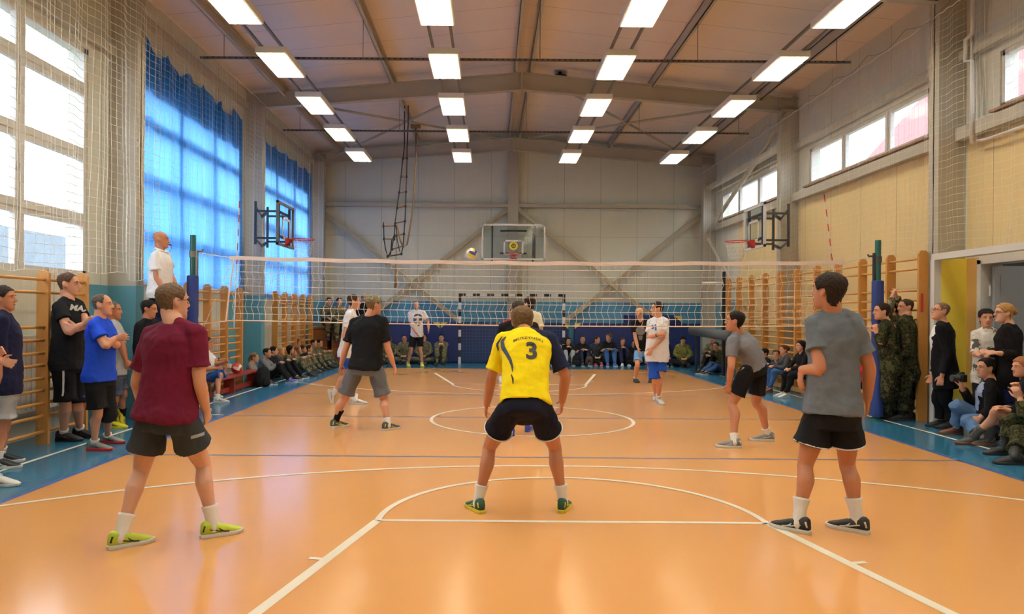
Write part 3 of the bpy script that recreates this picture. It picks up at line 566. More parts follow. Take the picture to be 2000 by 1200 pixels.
# ---- flying ball
def volleyball(c, r, cols, lab):
    o = empty('volleyball', c, lab, 'ball'); w = MB(); n, k = 36, 24; vs = []
    for i in range(k+1):
        t = math.pi*i/k
        for j in range(n): p = 2*math.pi*j/n; vs.append((r*math.sin(t)*math.cos(p), r*math.sin(t)*math.sin(p), r*math.cos(t)))
    for i in range(k):
        for j in range(n):
            a, b = i*n+j, i*n+(j+1) % n; m = V([(vs[a][q]+vs[b+n][q])/2 for q in range(3)]); ax = max(range(3), key=lambda q: abs(m[q])); u = m[(ax+1) % 3]
            w.add([vs[a], vs[b], vs[b+n], vs[a+n]], [(0, 1, 2, 3)], 0 if abs(u) < r*.22 else (1 if u > 0 else 2))
    b_ = w.build('cover', cols, o, smooth=True); b_.rotation_euler = (.5, .4, .3); return o
M_by = mat('ball_yellow', (226, 200, 50), rough=.45); M_bb = mat('ball_blue', (40, 60, 130), rough=.45); M_bw = mat('ball_white', (225, 225, 220), rough=.45); M_br = mat('ball_red', (176, 36, 40), rough=.45)
volleyball(P(921, 496, 13.2), .105, [M_by, M_bb, M_bw], 'yellow blue and white volleyball flying above the net')
# ---- rope ladder and rope
M_rope = mat('rope_brown', (128, 104, 80), rough=.9, bump=.5, bscale=80); M_rdk = mat('dark_rope', (42, 40, 44), rough=.9)
YL = 18.6; o = empty('rope_ladder', P(795, 245, YL), 'rope ladder hanging from the roof and folded up at its end', 'rope ladder'); L_ = tuple(P(795, 245, YL))
lft = [(790, 245), (790, 285), (787, 310), (783, 345), (780, 375), (776, 403), (772, 432), (770, 460), (765, 470), (763, 497), (758, 502)]
rgt = [(797, 245), (795, 290), (795, 310), (794, 345), (793, 375), (792, 403), (791, 432), (789, 458), (787, 482), (784, 497)]
w = MB(); w.tube([P(*p, YL) for p in lft], .014, 6); w.tube([P(*p, YL) for p in rgt], .014, 6)
w.tube([P(*p, YL-.15) for p in ((749, 434), (750, 468), (753, 487), (757, 501), (784, 497))], .014, 6); w.tube([P(*p, YL-.15) for p in ((772, 440), (769, 465), (765, 487), (758, 502))], .014, 6); w.tube([P(*p, YL-.1) for p in ((773, 440), (776, 470), (781, 492))], .012, 6)
w.build('side_rope', M_rdk, o, loc=L_)
for a, b in (((787, 310), (795, 309)), ((784, 345), (794, 345)), ((780, 376), (793, 375)), ((776, 406), (792, 403)), ((772, 436), (791, 432)), ((771, 461), (789, 457)), ((766, 487), (787, 481)), ((749, 442), (771, 441)), ((750, 467), (770, 467)), ((757, 501), (784, 496))):
    w = MB(); w.tube([P(*a, YL-.03), P(*b, YL-.03)], .018, 8); q = w.build('rung', M_rope, o, loc=L_)
    w = MB()
    for e in (a, b): w.ell(P(*e, YL-.03), ((.03, 0, 0), (0, .03, 0), (0, 0, .045)), 8, 6)
    w.build('knot', M_rdk, o, loc=L_)
YK = 18.4; w = MB(); pts = [(812, 250), (813, 300), (810, 345), (807, 400), (800, 450), (795, 478), (788, 484), (782, 470), (776, 440)]
w.tube([P(*p, YK) for p in pts], .022, 8); w.box(P(812, 250, YK).x-.12, P(812, 250, YK).x+.12, YK-.05, YK+.05, P(812, 250, YK).z, P(812, 244, YK).z)
tag(w.build('climbing_rope', M_rope, smooth=True), 'thick brown climbing rope looped up beside the rope ladder', 'rope')
w = MB(); w.tube([P(775, 440, YL+.1), P(773, 515, YL+.1), P(773, 528, YL+.1)], .01, 6); w.tube([P(773, 522, YL+.1), P(773, 530, YL+.1), P(773, 545, YL+.1), P(773, 563, YL+.1)], [.02, .03, .035, .045], 10)
tag(w.build('rope_tassel', M_rope, smooth=True), 'frayed end of a thinner rope dangling below the rope ladder', 'rope')
w = MB(); 
for x, y in ((790, YL), (797, YL)): A = P(x, 247, y); w.tube([A, (A.x, A.y, roofz(A.x)-.1)], .014, 6)
tag(w.build('hanging_strap', M_dark), 'dark straps holding the rope ladder to the roof', 'strap')
# ---- pole and grey padded beam at rear right
A = PF(1414, 700); w = MB(); q = P(1414, 531, 18.8); w.tube([(q.x, 18.8, 0), (q.x, 18.8, q.z)], .045, 12); w.lathe([(.2, 0), (.2, .03), (.05, .05)], (q.x, 18.8, 0)); tag(w.build('dark_pole', M_black, smooth=True, sharp=.7), 'dark upright pole before the far right corner', 'pole')
w = MB(); w.tube([P(1372, 553, 18.9), P(1412, 553, 18.75)], .03, 8); tag(w.build('pole_arm', M_white, smooth=True), 'pale bar reaching out from the dark pole', 'bar')
o = empty('balance_beam', P(1400, 650, 19), 'grey padded beam raised above the seated soldiers at right', 'beam'); L_ = tuple(P(1400, 650, 19)); w = MB(); w.tube([P(1352, 646, 20.4), P(1425, 657, 17.8)], .13, 14); w.build('roll', mat('grey_vinyl', (70, 74, 78), rough=.6), o, loc=L_, smooth=True)
w = MB()
for px, py, Y in ((1360, 650, 20.2), (1420, 657, 18)): A = P(px, py, Y); w.bar((A.x, Y, 0), (A.x, Y, A.z), .06, .06)
w.build('stand', M_dark, o, loc=L_)
# ---- vaulting boxes, benches
def vault(x0, x1, y0, y1, h, lab, n=4):
    o = empty('vaulting_box', ((x0+x1)/2, (y0+y1)/2, 0), lab, 'vaulting box'); L_ = ((x0+x1)/2, (y0+y1)/2, 0)
    for k in range(n):
        z0, z1 = k*(h-.1)/n, (k+1)*(h-.1)/n-.008; q = .03*(n-k)/n; w = MB()
        w.rings([[(x0+.05-q, y0+.05-q, z0), (x1-.05+q, y0+.05-q, z0), (x1-.05+q, y1-.05+q, z0), (x0+.05-q, y1-.05+q, z0)], [(x0+.05-q, y0+.05-q, z1), (x1-.05+q, y0+.05-q, z1), (x1-.05+q, y1-.05+q, z1), (x0+.05-q, y1-.05+q, z1)]]); w.build('section', M_vault, o, loc=L_)
    w = MB(); w.rbox(x0, x1, y0, y1, h-.1, h, .03); w.build('padded_top', mat('tan_leather', (120, 84, 52), rough=.6), o, loc=L_)
vault(-5.1, -4.62, 10.3, 11.4, .95, 'brown wooden vaulting box the umpire stands on')
vault(-5.25, -4.75, 21.15, 22.4, 1.15, 'brown vaulting box in the rear left corner, left one'); vault(-4.7, -4.2, 21.2, 22.5, 1.1, 'brown vaulting box in the rear left corner, right one')
M_rb = mat('red_bench_paint', (140, 42, 30), rough=.4, noise_amt=.1)
def bench(x0, x1, y0, y1, h, m, lab):
    o = empty('bench', ((x0+x1)/2, (y0+y1)/2, 0), lab, 'bench'); L_ = ((x0+x1)/2, (y0+y1)/2, 0)
    w = MB(); w.rbox(x0, x1, y0, y1, h-.035, h, .006); w.build('seat', m, o, loc=L_)
    for y in (y0+.15, (y0+y1)/2, y1-.15): w = MB(); w.box(x0+.03, x1-.03, y-.02, y+.02, 0, h-.035); w.build('leg', m, o, loc=L_)
    w = MB(); w.box((x0+x1)/2-.015, (x0+x1)/2+.015, y0+.15, y1-.15, .03, .12); w.build('stretcher', m, o, loc=L_)
bench(-5.1, -4.84, 12.3, 15.3, .34, M_rb, 'low red wooden bench with a ball and bottles on it'); bench(6.0, 6.28, 11.6, 16.4, .34, M_woody, 'low pine bench under the seated girls on the right'); bench(6.15, 6.45, 6.6, 8.95, .38, M_woody, 'low pine bench under the people at the right edge')
ball = volleyball((-4.97, 14.2, .34+.105), .105, [M_br, M_bw, M_br], 'red and white volleyball lying on the red bench')
M_pet = glass_mat('clear_bottle_plastic', (.86, .9, .92), .15)
def bottle(c, lab, h=.3):
    o = empty('water_bottle', c, lab, 'bottle', 'water bottles'); w = MB(); w.lathe([(.036, 0), (.038, .01), (.038, h*.3), (.035, h*.34), (.038, h*.38), (.038, h*.68), (.03, h*.8), (.014, h*.9), (.013, h*.95)]); w.build('bottle_body', M_pet, o, smooth=True)
    w = MB(); w.lathe([(.015, h*.94), (.015, h)]); w.build('cap', M_bb, o, smooth=True, sharp=.7); w = MB(); w.lathe([(.0385, h*.42), (.0385, h*.62)]); w.build('bottle_wrap', M_bw, o)
bottle((-4.95, 13.75, .34), 'clear water bottle nearest the ball on the red bench', .36); bottle((-5.0, 13.35, .34), 'clear water bottle farther left on the red bench', .36)
A = PF(388, 812); bottle((A.x, A.y, 0), 'clear bottle standing on the blue floor by the left net post', .3)

q_ = [o_ for o_ in bpy.data.objects if o_.name.startswith('wall_bars') and o_.get('label', '').endswith('beside the doorway')][0]
w = MB(); w.box(6.36, 6.40, 10.774, 10.777, 1.62, 1.9); w.build('red_sticker', M_ared, q_, loc=(6.33, 10.8, 0))
def backpack(px, py, Y, lab, col, s_=1, rz=0):
    g = P(px, py, Y); o = empty('backpack', (g.x, Y, 0), lab, 'backpack', 'bags on the floor', rz=rz); m_ = fabric('bag_%d_%d_%d' % col, col); w = MB()
    w.rings([[((.15*q*math.copysign(abs(math.cos(t))**.7, math.cos(t)))*s_, (.10*q*math.copysign(abs(math.sin(t))**.7, math.sin(t))-.02*z/.3)*s_, z*s_) for t in [2*math.pi*k/20 for k in range(20)]] for z, q in ((0, .8), (.015, 1), (.12, 1.05), (.26, .95), (.33, .75), (.37, .35))]); w.build('bag_body', m_, o, smooth=True)
    w = MB(); w.rings([[((.11*q*math.copysign(abs(math.cos(t))**.7, math.cos(t)))*s_, (-.10+.035*q*math.sin(t))*s_, z*s_) for t in [2*math.pi*k/16 for k in range(16)]] for z, q in ((.03, .8), (.05, 1), (.14, 1), (.19, .7))]); w.build('front_pocket', m_, o, smooth=True)
    w = MB(); w.tube([(-.05*s_, 0, .34*s_), (-.03*s_, 0, .42*s_), (.03*s_, 0, .42*s_), (.05*s_, 0, .34*s_)], .009, 6); w.build('strap', M_black, o, smooth=True)
backpack(512, 735, 15.1, 'black backpack beside the girl at the near end of the left row', (26, 26, 30), 1.1, 1.2); backpack(1126, 700, 21.75, 'dark backpack on the floor right of the goal post', (30, 32, 34), .9); backpack(1151, 700, 21.8, 'brown backpack between seated youngsters right of the goal', (74, 62, 48), .8); backpack(1231, 700, 21.8, 'black backpack behind the bald leaning player', (22, 22, 26), 1.0)
# ================================================================== people
def lerp(a, b, t): return a+(b-a)*t
HEADP = [(-.118, .016, .066, .034), (-.111, .033, .086, .004), (-.094, .047, .093, -.028), (-.066, .057, .090, -.052), (-.036, .066, .088, -.072), (0, .0725, .086, -.088),
         (.03, .076, .092, -.098), (.06, .076, .086, -.099), (.085, .067, .068, -.087), (.104, .047, .040, -.060), (.118, .010, .006, -.018)]
def headprof(z):
    P_ = HEADP
    if z <= P_[0][0]: return P_[0][1:]
    for i in range(len(P_)-1):
        if z <= P_[i+1][0]:
            t = (z-P_[i][0])/(P_[i+1][0]-P_[i][0])
            if i >= 8: t = t
            return tuple(lerp(P_[i][k], P_[i+1][k], t) for k in (1, 2, 3))
    return P_[-1][1:]
def headpt(phi, z, off=0.0):               # phi 0 = front (+y), clockwise to the right
    hw, fr, bk = headprof(max(-.118, min(.118, z))); cy = (fr+bk)/2; ry = (fr-bk)/2+off; rx = hw+off; e = 2/2.3
    s, c = math.sin(phi), math.cos(phi)
    x = rx*math.copysign(abs(s)**e, s); y = cy+ry*math.copysign(abs(c)**e, c)
    if off == 0 and c > .3:
        for ex in (-.033, .033): d = ((x-ex)/.017)**2+((z-.004)/.015)**2; y -= .012*math.exp(-d)
        y -= .004*math.exp(-((abs(x)-.055)/.02)**2-((z+.05)/.03)**2)
    return V((x, y, z))
def spline(pts, vals, n):
    """Catmull-Rom through points and tuples of values"""
    K = len(pts); out = []
    for i in range(K-1):
        p0, p1, p2, p3 = [V(pts[max(0, min(K-1, q))]) for q in (i-1, i, i+1, i+2)]
        for s in range(n):
            t = s/n; a = -.5*t+t*t-.5*t**3; b = 1-2.5*t*t+1.5*t**3; c = .5*t+2*t*t-1.5*t**3; d = -.5*t*t+.5*t**3
            out.append((p0*a+p1*b+p2*c+p3*d, lerp(vals[i], vals[i+1], t*t*(3-2*t)*.5+t*.5)))
    out.append((V(pts[-1]), vals[-1])); return out
def limb(mb, pts, rads, n=12, sub=4, flat=False, recess=0, start_round=True, squash=None):
    sp = spline(pts, rads, sub); P_ = [p for p, r in sp]; R = [r for p, r in sp]
    if start_round:
        d = (P_[0]-P_[1]).normalized(); r = R[0]; P_ = [P_[0]+d*r*.85, P_[0]+d*r*.5]+P_; R = [r*.45, r*.85]+R
    if not flat:
        d = (P_[-1]-P_[-2]).normalized(); r = R[-1]; P_ += [P_[-1]+d*r*.5, P_[-1]+d*r*.85]; R += [r*.85, r*.45]
    elif recess:
        d = (P_[-1]-P_[-2]).normalized(); r = R[-1]; P_ += [P_[-1]+d*.001, P_[-1]-d*recess]; R += [r*.90, r*.84]
    if squash is None: mb.tube(P_, R, n)
    else:
        ax, k = squash; k0 = len(mb.v); mb.tube(P_, R, n)        # flatten across axis ax about each ring centre
        for i, p in enumerate(P_):
            for j in range(n):
                q = V(mb.v[k0+i*n+j])-p; q -= ax*q.dot(ax)*(1-k); mb.v[k0+i*n+j] = tuple(p+q)
def hand(mb, w, d, nrm, s=1, curl=.45, lead=1, spread=.0, n=8):
    """w wrist, d direction to the knuckles, nrm palm normal, lead = side of the thumb (+1: d x nrm)"""
    d = V(d).normalized(); nrm = V(nrm); nrm = (nrm-d*nrm.dot(d)).normalized(); l = d.cross(nrm).normalized()*lead
    def ring(c, hw, hh): return [c+l*(hw*math.cos(t))+nrm*(hh*math.sin(t)) for t in [2*math.pi*k/10 for k in range(10)]]
    mb.rings([ring(w-d*.02*s, .024*s, .019*s), ring(w+d*.012*s, .029*s, .017*s), ring(w+d*.045*s, .039*s, .0155*s), ring(w+d*.085*s, .041*s, .013*s), ring(w+d*.094*s, .036*s, .009*s)])
    for k, (off, ln) in enumerate(((.0325, .072), (.011, .080), (-.011, .074), (-.032, .058))):
        p = w+d*.086*s+l*off*s; dd = (d+l*(off*3.0*(1+spread*4))).normalized(); pts = [p-d*.02*s, p]; c = 0
        for q, fr in enumerate((.45, .32, .27)):
            c += curl*(.7 if q == 0 else 1.0)*(1+.12*k); v = dd*math.cos(c)+nrm*math.sin(c); pts.append(pts[-1]+v*ln*fr*s)
        limb(mb, pts, [.0095*s, .0088*s, .0082*s, .0078*s, .0066*s], n, 2, start_round=False)
    p = w+d*.022*s+l*.026*s; v1 = (d*.65+l*.72+nrm*.28).normalized(); v2 = (d*.85+l*.3+nrm*(.3+curl*.4)).normalized()
    limb(mb, [p, p+v1*.038*s, p+v1*.038*s+v2*.030*s, p+v1*.038*s+v2*.055*s], [.0155*s, .0125*s, .0105*s, .0085*s], n, 2)
TORSO = [(-.24, .085, .075, 0), (-.12, .155, .112, -.010), (0, .170, .120, -.014), (.2, .155, .108, -.004), (.42, .142, .100, .004), (.62, .156, .110, .006), (.80, .170, .114, .004), (.93, .158, .098, -.002), (1.02, .115, .074, -.006), (1.10, .062, .058, -.006)]
def superring(c, ax, ay, hw, hd, n=28, e=2.35):
    out = []
    for k in range(n):
        t = 2*math.pi*k/n; a, b = math.cos(t), math.sin(t); out.append(c+ax*hw*math.copysign(abs(a)**(2/e), a)+ay*hd*math.copysign(abs(b)**(2/e), b))
    return out
def torso_frames(J, o):
    hc = (J['hipL']+J['hipR'])/2; sc = (J['shL']+J['shR'])/2; up = sc-hc; Ln = up.length; upn = up.normalized()
    ah = (J['hipR']-J['hipL']).normalized(); as_ = (J['shR']-J['shL']).normalized(); return hc, sc, upn, Ln, ah, as_
def torso(mb, J, o, t0, t1, ease=0, hem=0, flat0=False, recess=0, belly=0):
    hc, sc, upn, Ln, ah, as_ = torso_frames(J, o); s = o['s']; wb = o.get('bulk', 1); ht = o.get('hipw', 1); sw = (J['shR']-J['shL']).length/(.36*s); bend = o.get('bend', 0)
    T = [t0]+[q[0] for q in TORSO if t0+.03 < q[0] < t1-.03]+[t1]; rs = []
    def prof(t):
        for a, b in zip(TORSO, TORSO[1:]):
            if t <= b[0]: k = max(0, (t-a[0])/(b[0]-a[0])); return [lerp(a[q], b[q], k) for q in (1, 2, 3)]
        return list(TORSO[-1][1:])
    T2 = []
    for a, b in zip(T, T[1:]): T2 += [a, (a+b)/2]
    T2.append(T[-1])
    for t in T2:
        hw, hd, fo = prof(t); tt = max(0, min(1, t)); ax = ah.lerp(as_, tt).normalized(); ax = (ax-upn*ax.dot(upn)).normalized(); ay = upn.cross(ax)
        if .5 < t < 1.0: hw = lerp(hw, hw*min(1.12, max(.86, sw)), (t-.5)/.5)
        if t < .3: hw *= ht
        if ease and t < .72: hw = max(hw, .152); hd = max(hd, .108)
        b_ = belly*math.exp(-((t-.22)/.22)**2); kk = 1 if t < 1.0 else lerp(1, .6, (t-1)/.1); h_ = hem*max(0, 1-max(t, t0)*1.6) if ease else 0
        c = hc+upn*(t*Ln)+ay*((fo+b_*.5)*s)-ay*bend*math.sin(math.pi*tt)
        rs.append(superring(c, ax, ay, (hw*wb+ease*kk+h_)*s, (hd*wb+b_*.5+ease*kk+h_)*s))
    if flat0 and recess:
        r0 = rs[0]; c = sum(r0, V((0, 0, 0)))/len(r0); rs = [[c+(p-c)*.82+upn*recess for p in r0], [c+(p-c)*.9 for p in r0]]+rs
    mb.rings(rs)
ARM_R = [.056, .054, .049, .043, .044, .041, .034, .028]
def arm_pts(J, S):
    sh, el, wr = J['sh'+S], J['el'+S], J['wr'+S]
    pts = [sh, sh.lerp(el, .3), sh.lerp(el, .65), el, el.lerp(wr, .22), el.lerp(wr, .5), el.lerp(wr, .8), wr]; return pts
def leg_pts(J, S, s):
    hp, kn, an = J['hip'+S], J['kn'+S], J['an'+S]; ax = ((an-kn).normalized()); th = (kn-hp).normalized()
    back = (th-ax*th.dot(ax)); back = back.normalized() if back.length > .12 else -V(J['fd'+S]);
    if back.dot(V(J['fd'+S])) > 0: back = -back
    if (kn-hp).normalized().dot(ax) > .99: back = -V(J['fd'+S])
    ab = (back-ax*back.dot(ax)); ab = ab.normalized() if ab.length > .1 else back
    return [hp, hp.lerp(kn, .3), hp.lerp(kn, .65), kn-ab*.008*s, kn.lerp(an, .14)+ab*.006*s, kn.lerp(an, .30)+ab*.027*s, kn.lerp(an, .6)+ab*.010*s, kn.lerp(an, .86), an]
LEG_R = [.092, .087, .071, .055, .053, .059, .044, .033, .036]
def partial(pts, rads, frac, extra, ease_end=None):
    """cut a chain at fraction frac of its length, radii grown by extra"""
    L_ = [0]
    for a, b in zip(pts, pts[1:]): L_.append(L_[-1]+(b-a).length)
    tot = L_[-1]; cut = frac*tot; P_, R = [], []
    for i, p in enumerate(pts):
        if L_[i] < cut-.01: P_.append(p); R.append(rads[i]+extra)
        else:
            t = (cut-L_[i-1])/(L_[i]-L_[i-1]); P_.append(pts[i-1].lerp(p, t)); R.append(lerp(rads[i-1], rads[i], t)+extra); break
    if ease_end is not None:
        for i in range(len(P_)):
            k = i/(len(P_)-1); R[i] = max(R[i], ease_end*(k**.6) if k > .4 else 0)
    return P_, R
SKIN = {'fair': (200, 146, 118), 'tan': (172, 114, 86), 'pale': (208, 160, 136), 'warm': (182, 124, 94)}
def skinmat(k): return mat('skin_'+k, SKIN[k], rough=.55, spec=.35, noise_amt=.06, nscale=12)
TEXW = bpy.data.textures.new('wrinkle', 'CLOUDS'); TEXW.noise_scale = .16; TEXW.noise_depth = 1
TEXF = bpy.data.textures.new('folds', 'MARBLE'); TEXF.noise_scale = .11; TEXF.turbulence = 11; TEXF.noise_depth = 2
TEXH = bpy.data.textures.new('hair_noise', 'CLOUDS'); TEXH.noise_scale = .018
def mods(o, vox, disp=0, smooth=3, tex=None):
    m = o.modifiers.new('remesh', 'REMESH'); m.mode = 'VOXEL'; m.voxel_size = vox; m.use_smooth_shade = True
    if smooth: m = o.modifiers.new('smooth', 'SMOOTH'); m.factor = .5; m.iterations = smooth
    if disp:
        m = o.modifiers.new('creases', 'DISPLACE'); m.texture = TEXF; m.strength = disp*.28; m.mid_level = .5; m.texture_coords = 'LOCAL'
        m = o.modifiers.new('folds', 'DISPLACE'); m.texture = tex or TEXW; m.strength = disp; m.mid_level = .5; m.texture_coords = 'LOCAL'
def shoe(root, an, fd, s, cols, acc, near, fu=None):
    return shoe_(root, an, fd, s*1.0, cols, acc, near, fu)
def shoe_(root, an, fd, s, cols, acc, near, fu=None):
    """an ankle, fd forward direction; upper with sole, laces and side stripes beneath it"""
    fd = V(fd).normalized(); fu = V(fu) if fu else V((0, 0, 1)); fu = (fu-fd*fu.dot(fd)).normalized(); r = fd.cross(fu)
    o0 = an-fu*.088*s
    def pt(x, y, z): return o0+r*(x*s)+fd*(y*s)+fu*(z*s)
    prof = [(-.078, .020, .072), (-.073, .029, .104), (-.055, .036, .118), (-.02, .040, .116), (.012, .043, .106), (.045, .046, .090), (.09, .049, .074), (.135, .050, .056), (.17, .044, .046), (.195, .030, .036), (.205, .015, .026)]
    rs = []
    for y, hw, h in prof:
        z0 = .018; rs.append([pt(hw*math.copysign(abs(math.cos(t))**.8, math.cos(t)), y, z0+(h-z0)*(.5+.5*math.copysign(abs(math.sin(t))**.75, math.sin(t)))) for t in [2*math.pi*k/14 for k in range(14)]])
    w = MB(); w.rings(rs); up = w.build('shoe', cols[0], root, loc=root.location, smooth=True)
    out = [(-.086, 0), (-.08, .022), (-.055, .036), (-.01, .038), (.04, .043), (.1, .053), (.145, .054), (.18, .044), (.205, .024), (.212, 0)]
    oo = [(x, y) for y, x in out]+[(-x, y) for y, x in out[-2:0:-1]]
    w = MB(); ht = .024; w.rings([[pt(x*q, y*q, z+.004*max(0, (y-.12)*8)) for x, y in oo] for z, q in ((0, .95), (.004, 1), (ht, 1.02), (ht+.006, .96))])
    so = w.build('sole', cols[1], root, loc=root.location, smooth=True, sharp=.6); so.parent = up
    if near:
        w = MB()
        for k in range(4): y = .03+.022*k; z = .092-.011*k; w.tube([pt(-.022, y, z-.004), pt(0, y+.004, z+.004), pt(.022, y, z-.004)], .0035*s, 6)
        q = w.build('laces', acc[0], root, loc=root.location, smooth=True); q.parent = up
        for sd in (-1, 1):
            w = MB(); w.tube([pt(sd*.0445, .075, .034), pt(sd*.0435, .04, .055), pt(sd*.034, .02, .08)], .0045*s, 6); w.tube([pt(sd*.0455, .1, .034), pt(sd*.0425, .03, .045), pt(sd*.036, -.03, .062)], .0045*s, 6)
            w.tube([pt(sd*.03, -.06, .09), pt(sd*.026, -.07, .05)], .007*s, 6)
            q = w.build('stripe', acc[1], root, loc=root.location, smooth=True); q.parent = up
    return up
def make_hair(root, M, style, hm, s, near):
    """M head matrix; style dict: front, temple, side, ear, nape hairline heights, off thickness, long"""
    st = dict(front=.078, side=-.002, nape=-.085, off=.012, top=.118, long=0, crown=0); st.update(style)
    def zmin(phi):
        a = abs(phi); K = [(0, st['front']), (.62, st['front']-.002), (1.0, st['front']-.03), (1.3, st['side']), (1.5, st['side']+.02), (1.75, st['side']+.028), (2.1, lerp(st['side'], st['nape'], .7)), (2.5, st['nape']), (3.1416, st['nape'])]
        if st['long']: K[5:] = [(1.75, -st['long']*.8), (2.2, -st['long']), (3.1416, -st['long'])]
        for (a0, z0), (a1, z1) in zip(K, K[1:]):
            if a <= a1: t = (a-a0)/(a1-a0); t = t*t*(3-2*t); return lerp(z0, z1, t)
        return K[-1][1]
    n, k = 40, 14; w = MB(); rs = []
    def hp(phi, z, off):
        if z < -.05 and abs(phi) > 1.4: q = headpt(phi, -.05, off); return V((q.x*(1+st['long']*.5), q.y+(z+.05)*.12, z))
        return headpt(phi, z, off)
    top = st['top']
    for j in range(k+1):                                        # outer skin from the hairline to the crown
        ring = []
        for i in range(n):
            phi = -math.pi+2*math.pi*i/n; z0 = zmin(phi); t = j/k; z = lerp(z0, top, t**.9); off = st['off']*min(1, .35+t*3.2)
            ring.append(hp(phi, z, off)+V((0, 0, st['off']*(t**3)*.9)))
        rs.append(ring)
    inner = []
    for j in range(k+1):
        inner.append([hp(-math.pi+2*math.pi*i/n, lerp(top-.02, zmin(-math.pi+2*math.pi*i/n)+.002, j/k), -.010) for i in range(n)])
    if top > .11: w.rings([[M @ p for p in r] for r in inner[::-1]+rs], cap=(True, True))
    else: rr = inner[::-1]+rs+[inner[0]]; w.rings([[M @ p for p in r] for r in rr[k:]] if False else [[M @ p for p in r] for r in inner[::-1]+rs], cap=(False, False)); a = inner[0]; b = rs[-1]; w.rings([[M @ p for p in b], [M @ p for p in a]], cap=(False, False))
    if st.get('bun'): w.ell(M @ V(st['bun']), [M.to_3x3() @ V(q) for q in ((.045, 0, 0), (0, .04, 0), (0, 0, .045))], 16, 10)
    if st.get('tail'): limb(w, [M @ V(q) for q in ((0, -.10, .02), (0, -.13, -.03), (0, -.12, -.12))], [.03, .028, .012], 10)
    o = w.build('hair', hm, root, loc=root.location, smooth=True)
    if near:
        m = o.modifiers.new('sub', 'SUBSURF'); m.levels = m.render_levels = 2
        m = o.modifiers.new('d', 'DISPLACE'); m.texture = TEXH; m.strength = .012*s; m.mid_level = .55; m.texture_coords = 'LOCAL'
    return o
def rotdir(az, pitch=0): a = math.radians(az); p = math.radians(pitch); return V((math.sin(a)*math.cos(p), math.cos(a)*math.cos(p), math.sin(p)))
HAIRM = {}
def hairmat(col):
    k = 'hair_%d_%d_%d' % col; return mat(k, col, rough=.75, spec=.2, noise_amt=.35, nscale=60, bump=.6, bscale=160, stretch=(1, 1, .25))
PEOPLE = []
def person(label, J, o, group=None):
    """J world joints: head, neck, shL.., elL.., wrL.., hipL.., knL.., anL.. (Vectors); fdL/fdR foot directions.  o options"""
    s = o.setdefault('s', 1.0); near = o.get('near', 0); vox = o.get('vox', .016 if not near else .0085)
    base = V(((J['anL'].x+J['anR'].x)/2, (J['anL'].y+J['anR'].y)/2, min(J['anL'].z, J['anR'].z)-.088*s)); base.z = max(0, round(base.z, 2))
    root = empty('person', base, label, 'person', group); sk = skinmat(o.get('skin', 'fair'))
    for S in 'LR':
        J.setdefault('fd'+S, rotdir(o.get('az', 0)))
    sc = (J['shL']+J['shR'])/2; hv = J['head']-sc; want = max(.208*s, min(.224*s, hv.length)); mv = hv.normalized()*(hv.length-want)
    for q in ('shL', 'shR'): J[q] = J[q]+mv
    sc = (J['shL']+J['shR'])/2; hw_ = (J['shR']-J['shL']); kx = min(1, .40*s/hw_.length)
    J['shL'] = sc-hw_*.5*kx; J['shR'] = sc+hw_*.5*kx
    hc, sc, upn, Ln, ah, as_ = torso_frames(J, o)
    # ---- body
    w = MB(); hs = o.get('heads', 1.05)*s; torso(w, J, o, min(-.05, o.get('crotch', -.19)+.05), 1.10, belly=o.get('belly', 0)*.6)
    M = Matrix.Translation(J['head']) @ (Matrix.Rotation(-math.radians(o.get('haz', o.get('az', 0))), 4, 'Z') @ Matrix.Rotation(math.radians(o.get('hpitch', 0)), 4, 'X') @ Matrix.Rotation(math.radians(o.get('hroll', 0)), 4, 'Y')) @ Matrix.Scale(hs, 4)
    nb = sc+upn*.02*s; nt = M @ V((0, -.022, -.055)); limb(w, [nb-upn*.03*s, nb+upn*.04*s, nb.lerp(nt, .6)+V((0, 0, .01)), nt], [.080*s, .068*s, .061*s*o.get('neckw', 1), .060*s*o.get('neckw', 1)], 14, 3)
    for S in 'LR':
        sh = J['sh'+S]; limb(w, [nb+upn*.065*s, nb.lerp(sh, .45)+upn*.026*s, sh], [.042*s, .048*s, .056*s], 12, 3)
        limb(w, [hc+upn*Ln*.72+as_*(.075*s if S == 'R' else -.075*s), sh.lerp(hc+upn*Ln*.9, .12)-upn*.012*s], [.085*s*o.get('bulk', 1), .056*s], 12, 3)
        ab = s*o.get('armw', 1); limb(w, arm_pts(J, S), [r*ab for r in ARM_R], 12, 3)
        fa = (J['wr'+S]-J['el'+S]).normalized(); hd = V(o.get('hd'+S, fa)); side = as_*(-1 if S == 'R' else 1); hn = V(o.get('hn'+S, side)); lead = (1 if hd.cross(hn).dot(upn.cross(as_)) > 0 else -1)*(o.get('lead'+S, 1))
        hand(w, J['wr'+S], hd, hn, s*o.get('hands', 1), o.get('curl'+S, o.get('curl', .38)), lead)
        lb = s*o.get('legw', 1); limb(w, leg_pts(J, S, s), [r*lb*(.78 if i_ == 0 else .95 if i_ == 1 else 1) for i_, r in enumerate(LEG_R)], 14, 3)
        fdv = V(J['fd'+S]).normalized(); w.ell(J['an'+S]-V((0, 0, .045*s))+fdv*.03*s, (fdv*.09*s, fdv.cross(V((0, 0, 1)))*.03*s, V((0, 0, .035*s))), 12, 8)
    rs = []
    zs = [HEADP[0][0]+k*(HEADP[-1][0]-HEADP[0][0])/34 for k in range(35)]
    for z in zs: rs.append([M @ headpt(2*math.pi*k/44, z) for k in range(44)])
    w.rings(rs)
    R3 = M.to_3x3()
    limb(w, [M @ V(q) for q in ((0, .082, .028), (0, .094, .008), (0, .106, -.016), (0, .110, -.026))], [.008*hs, .010*hs, .0125*hs, .012*hs], 10, 2)
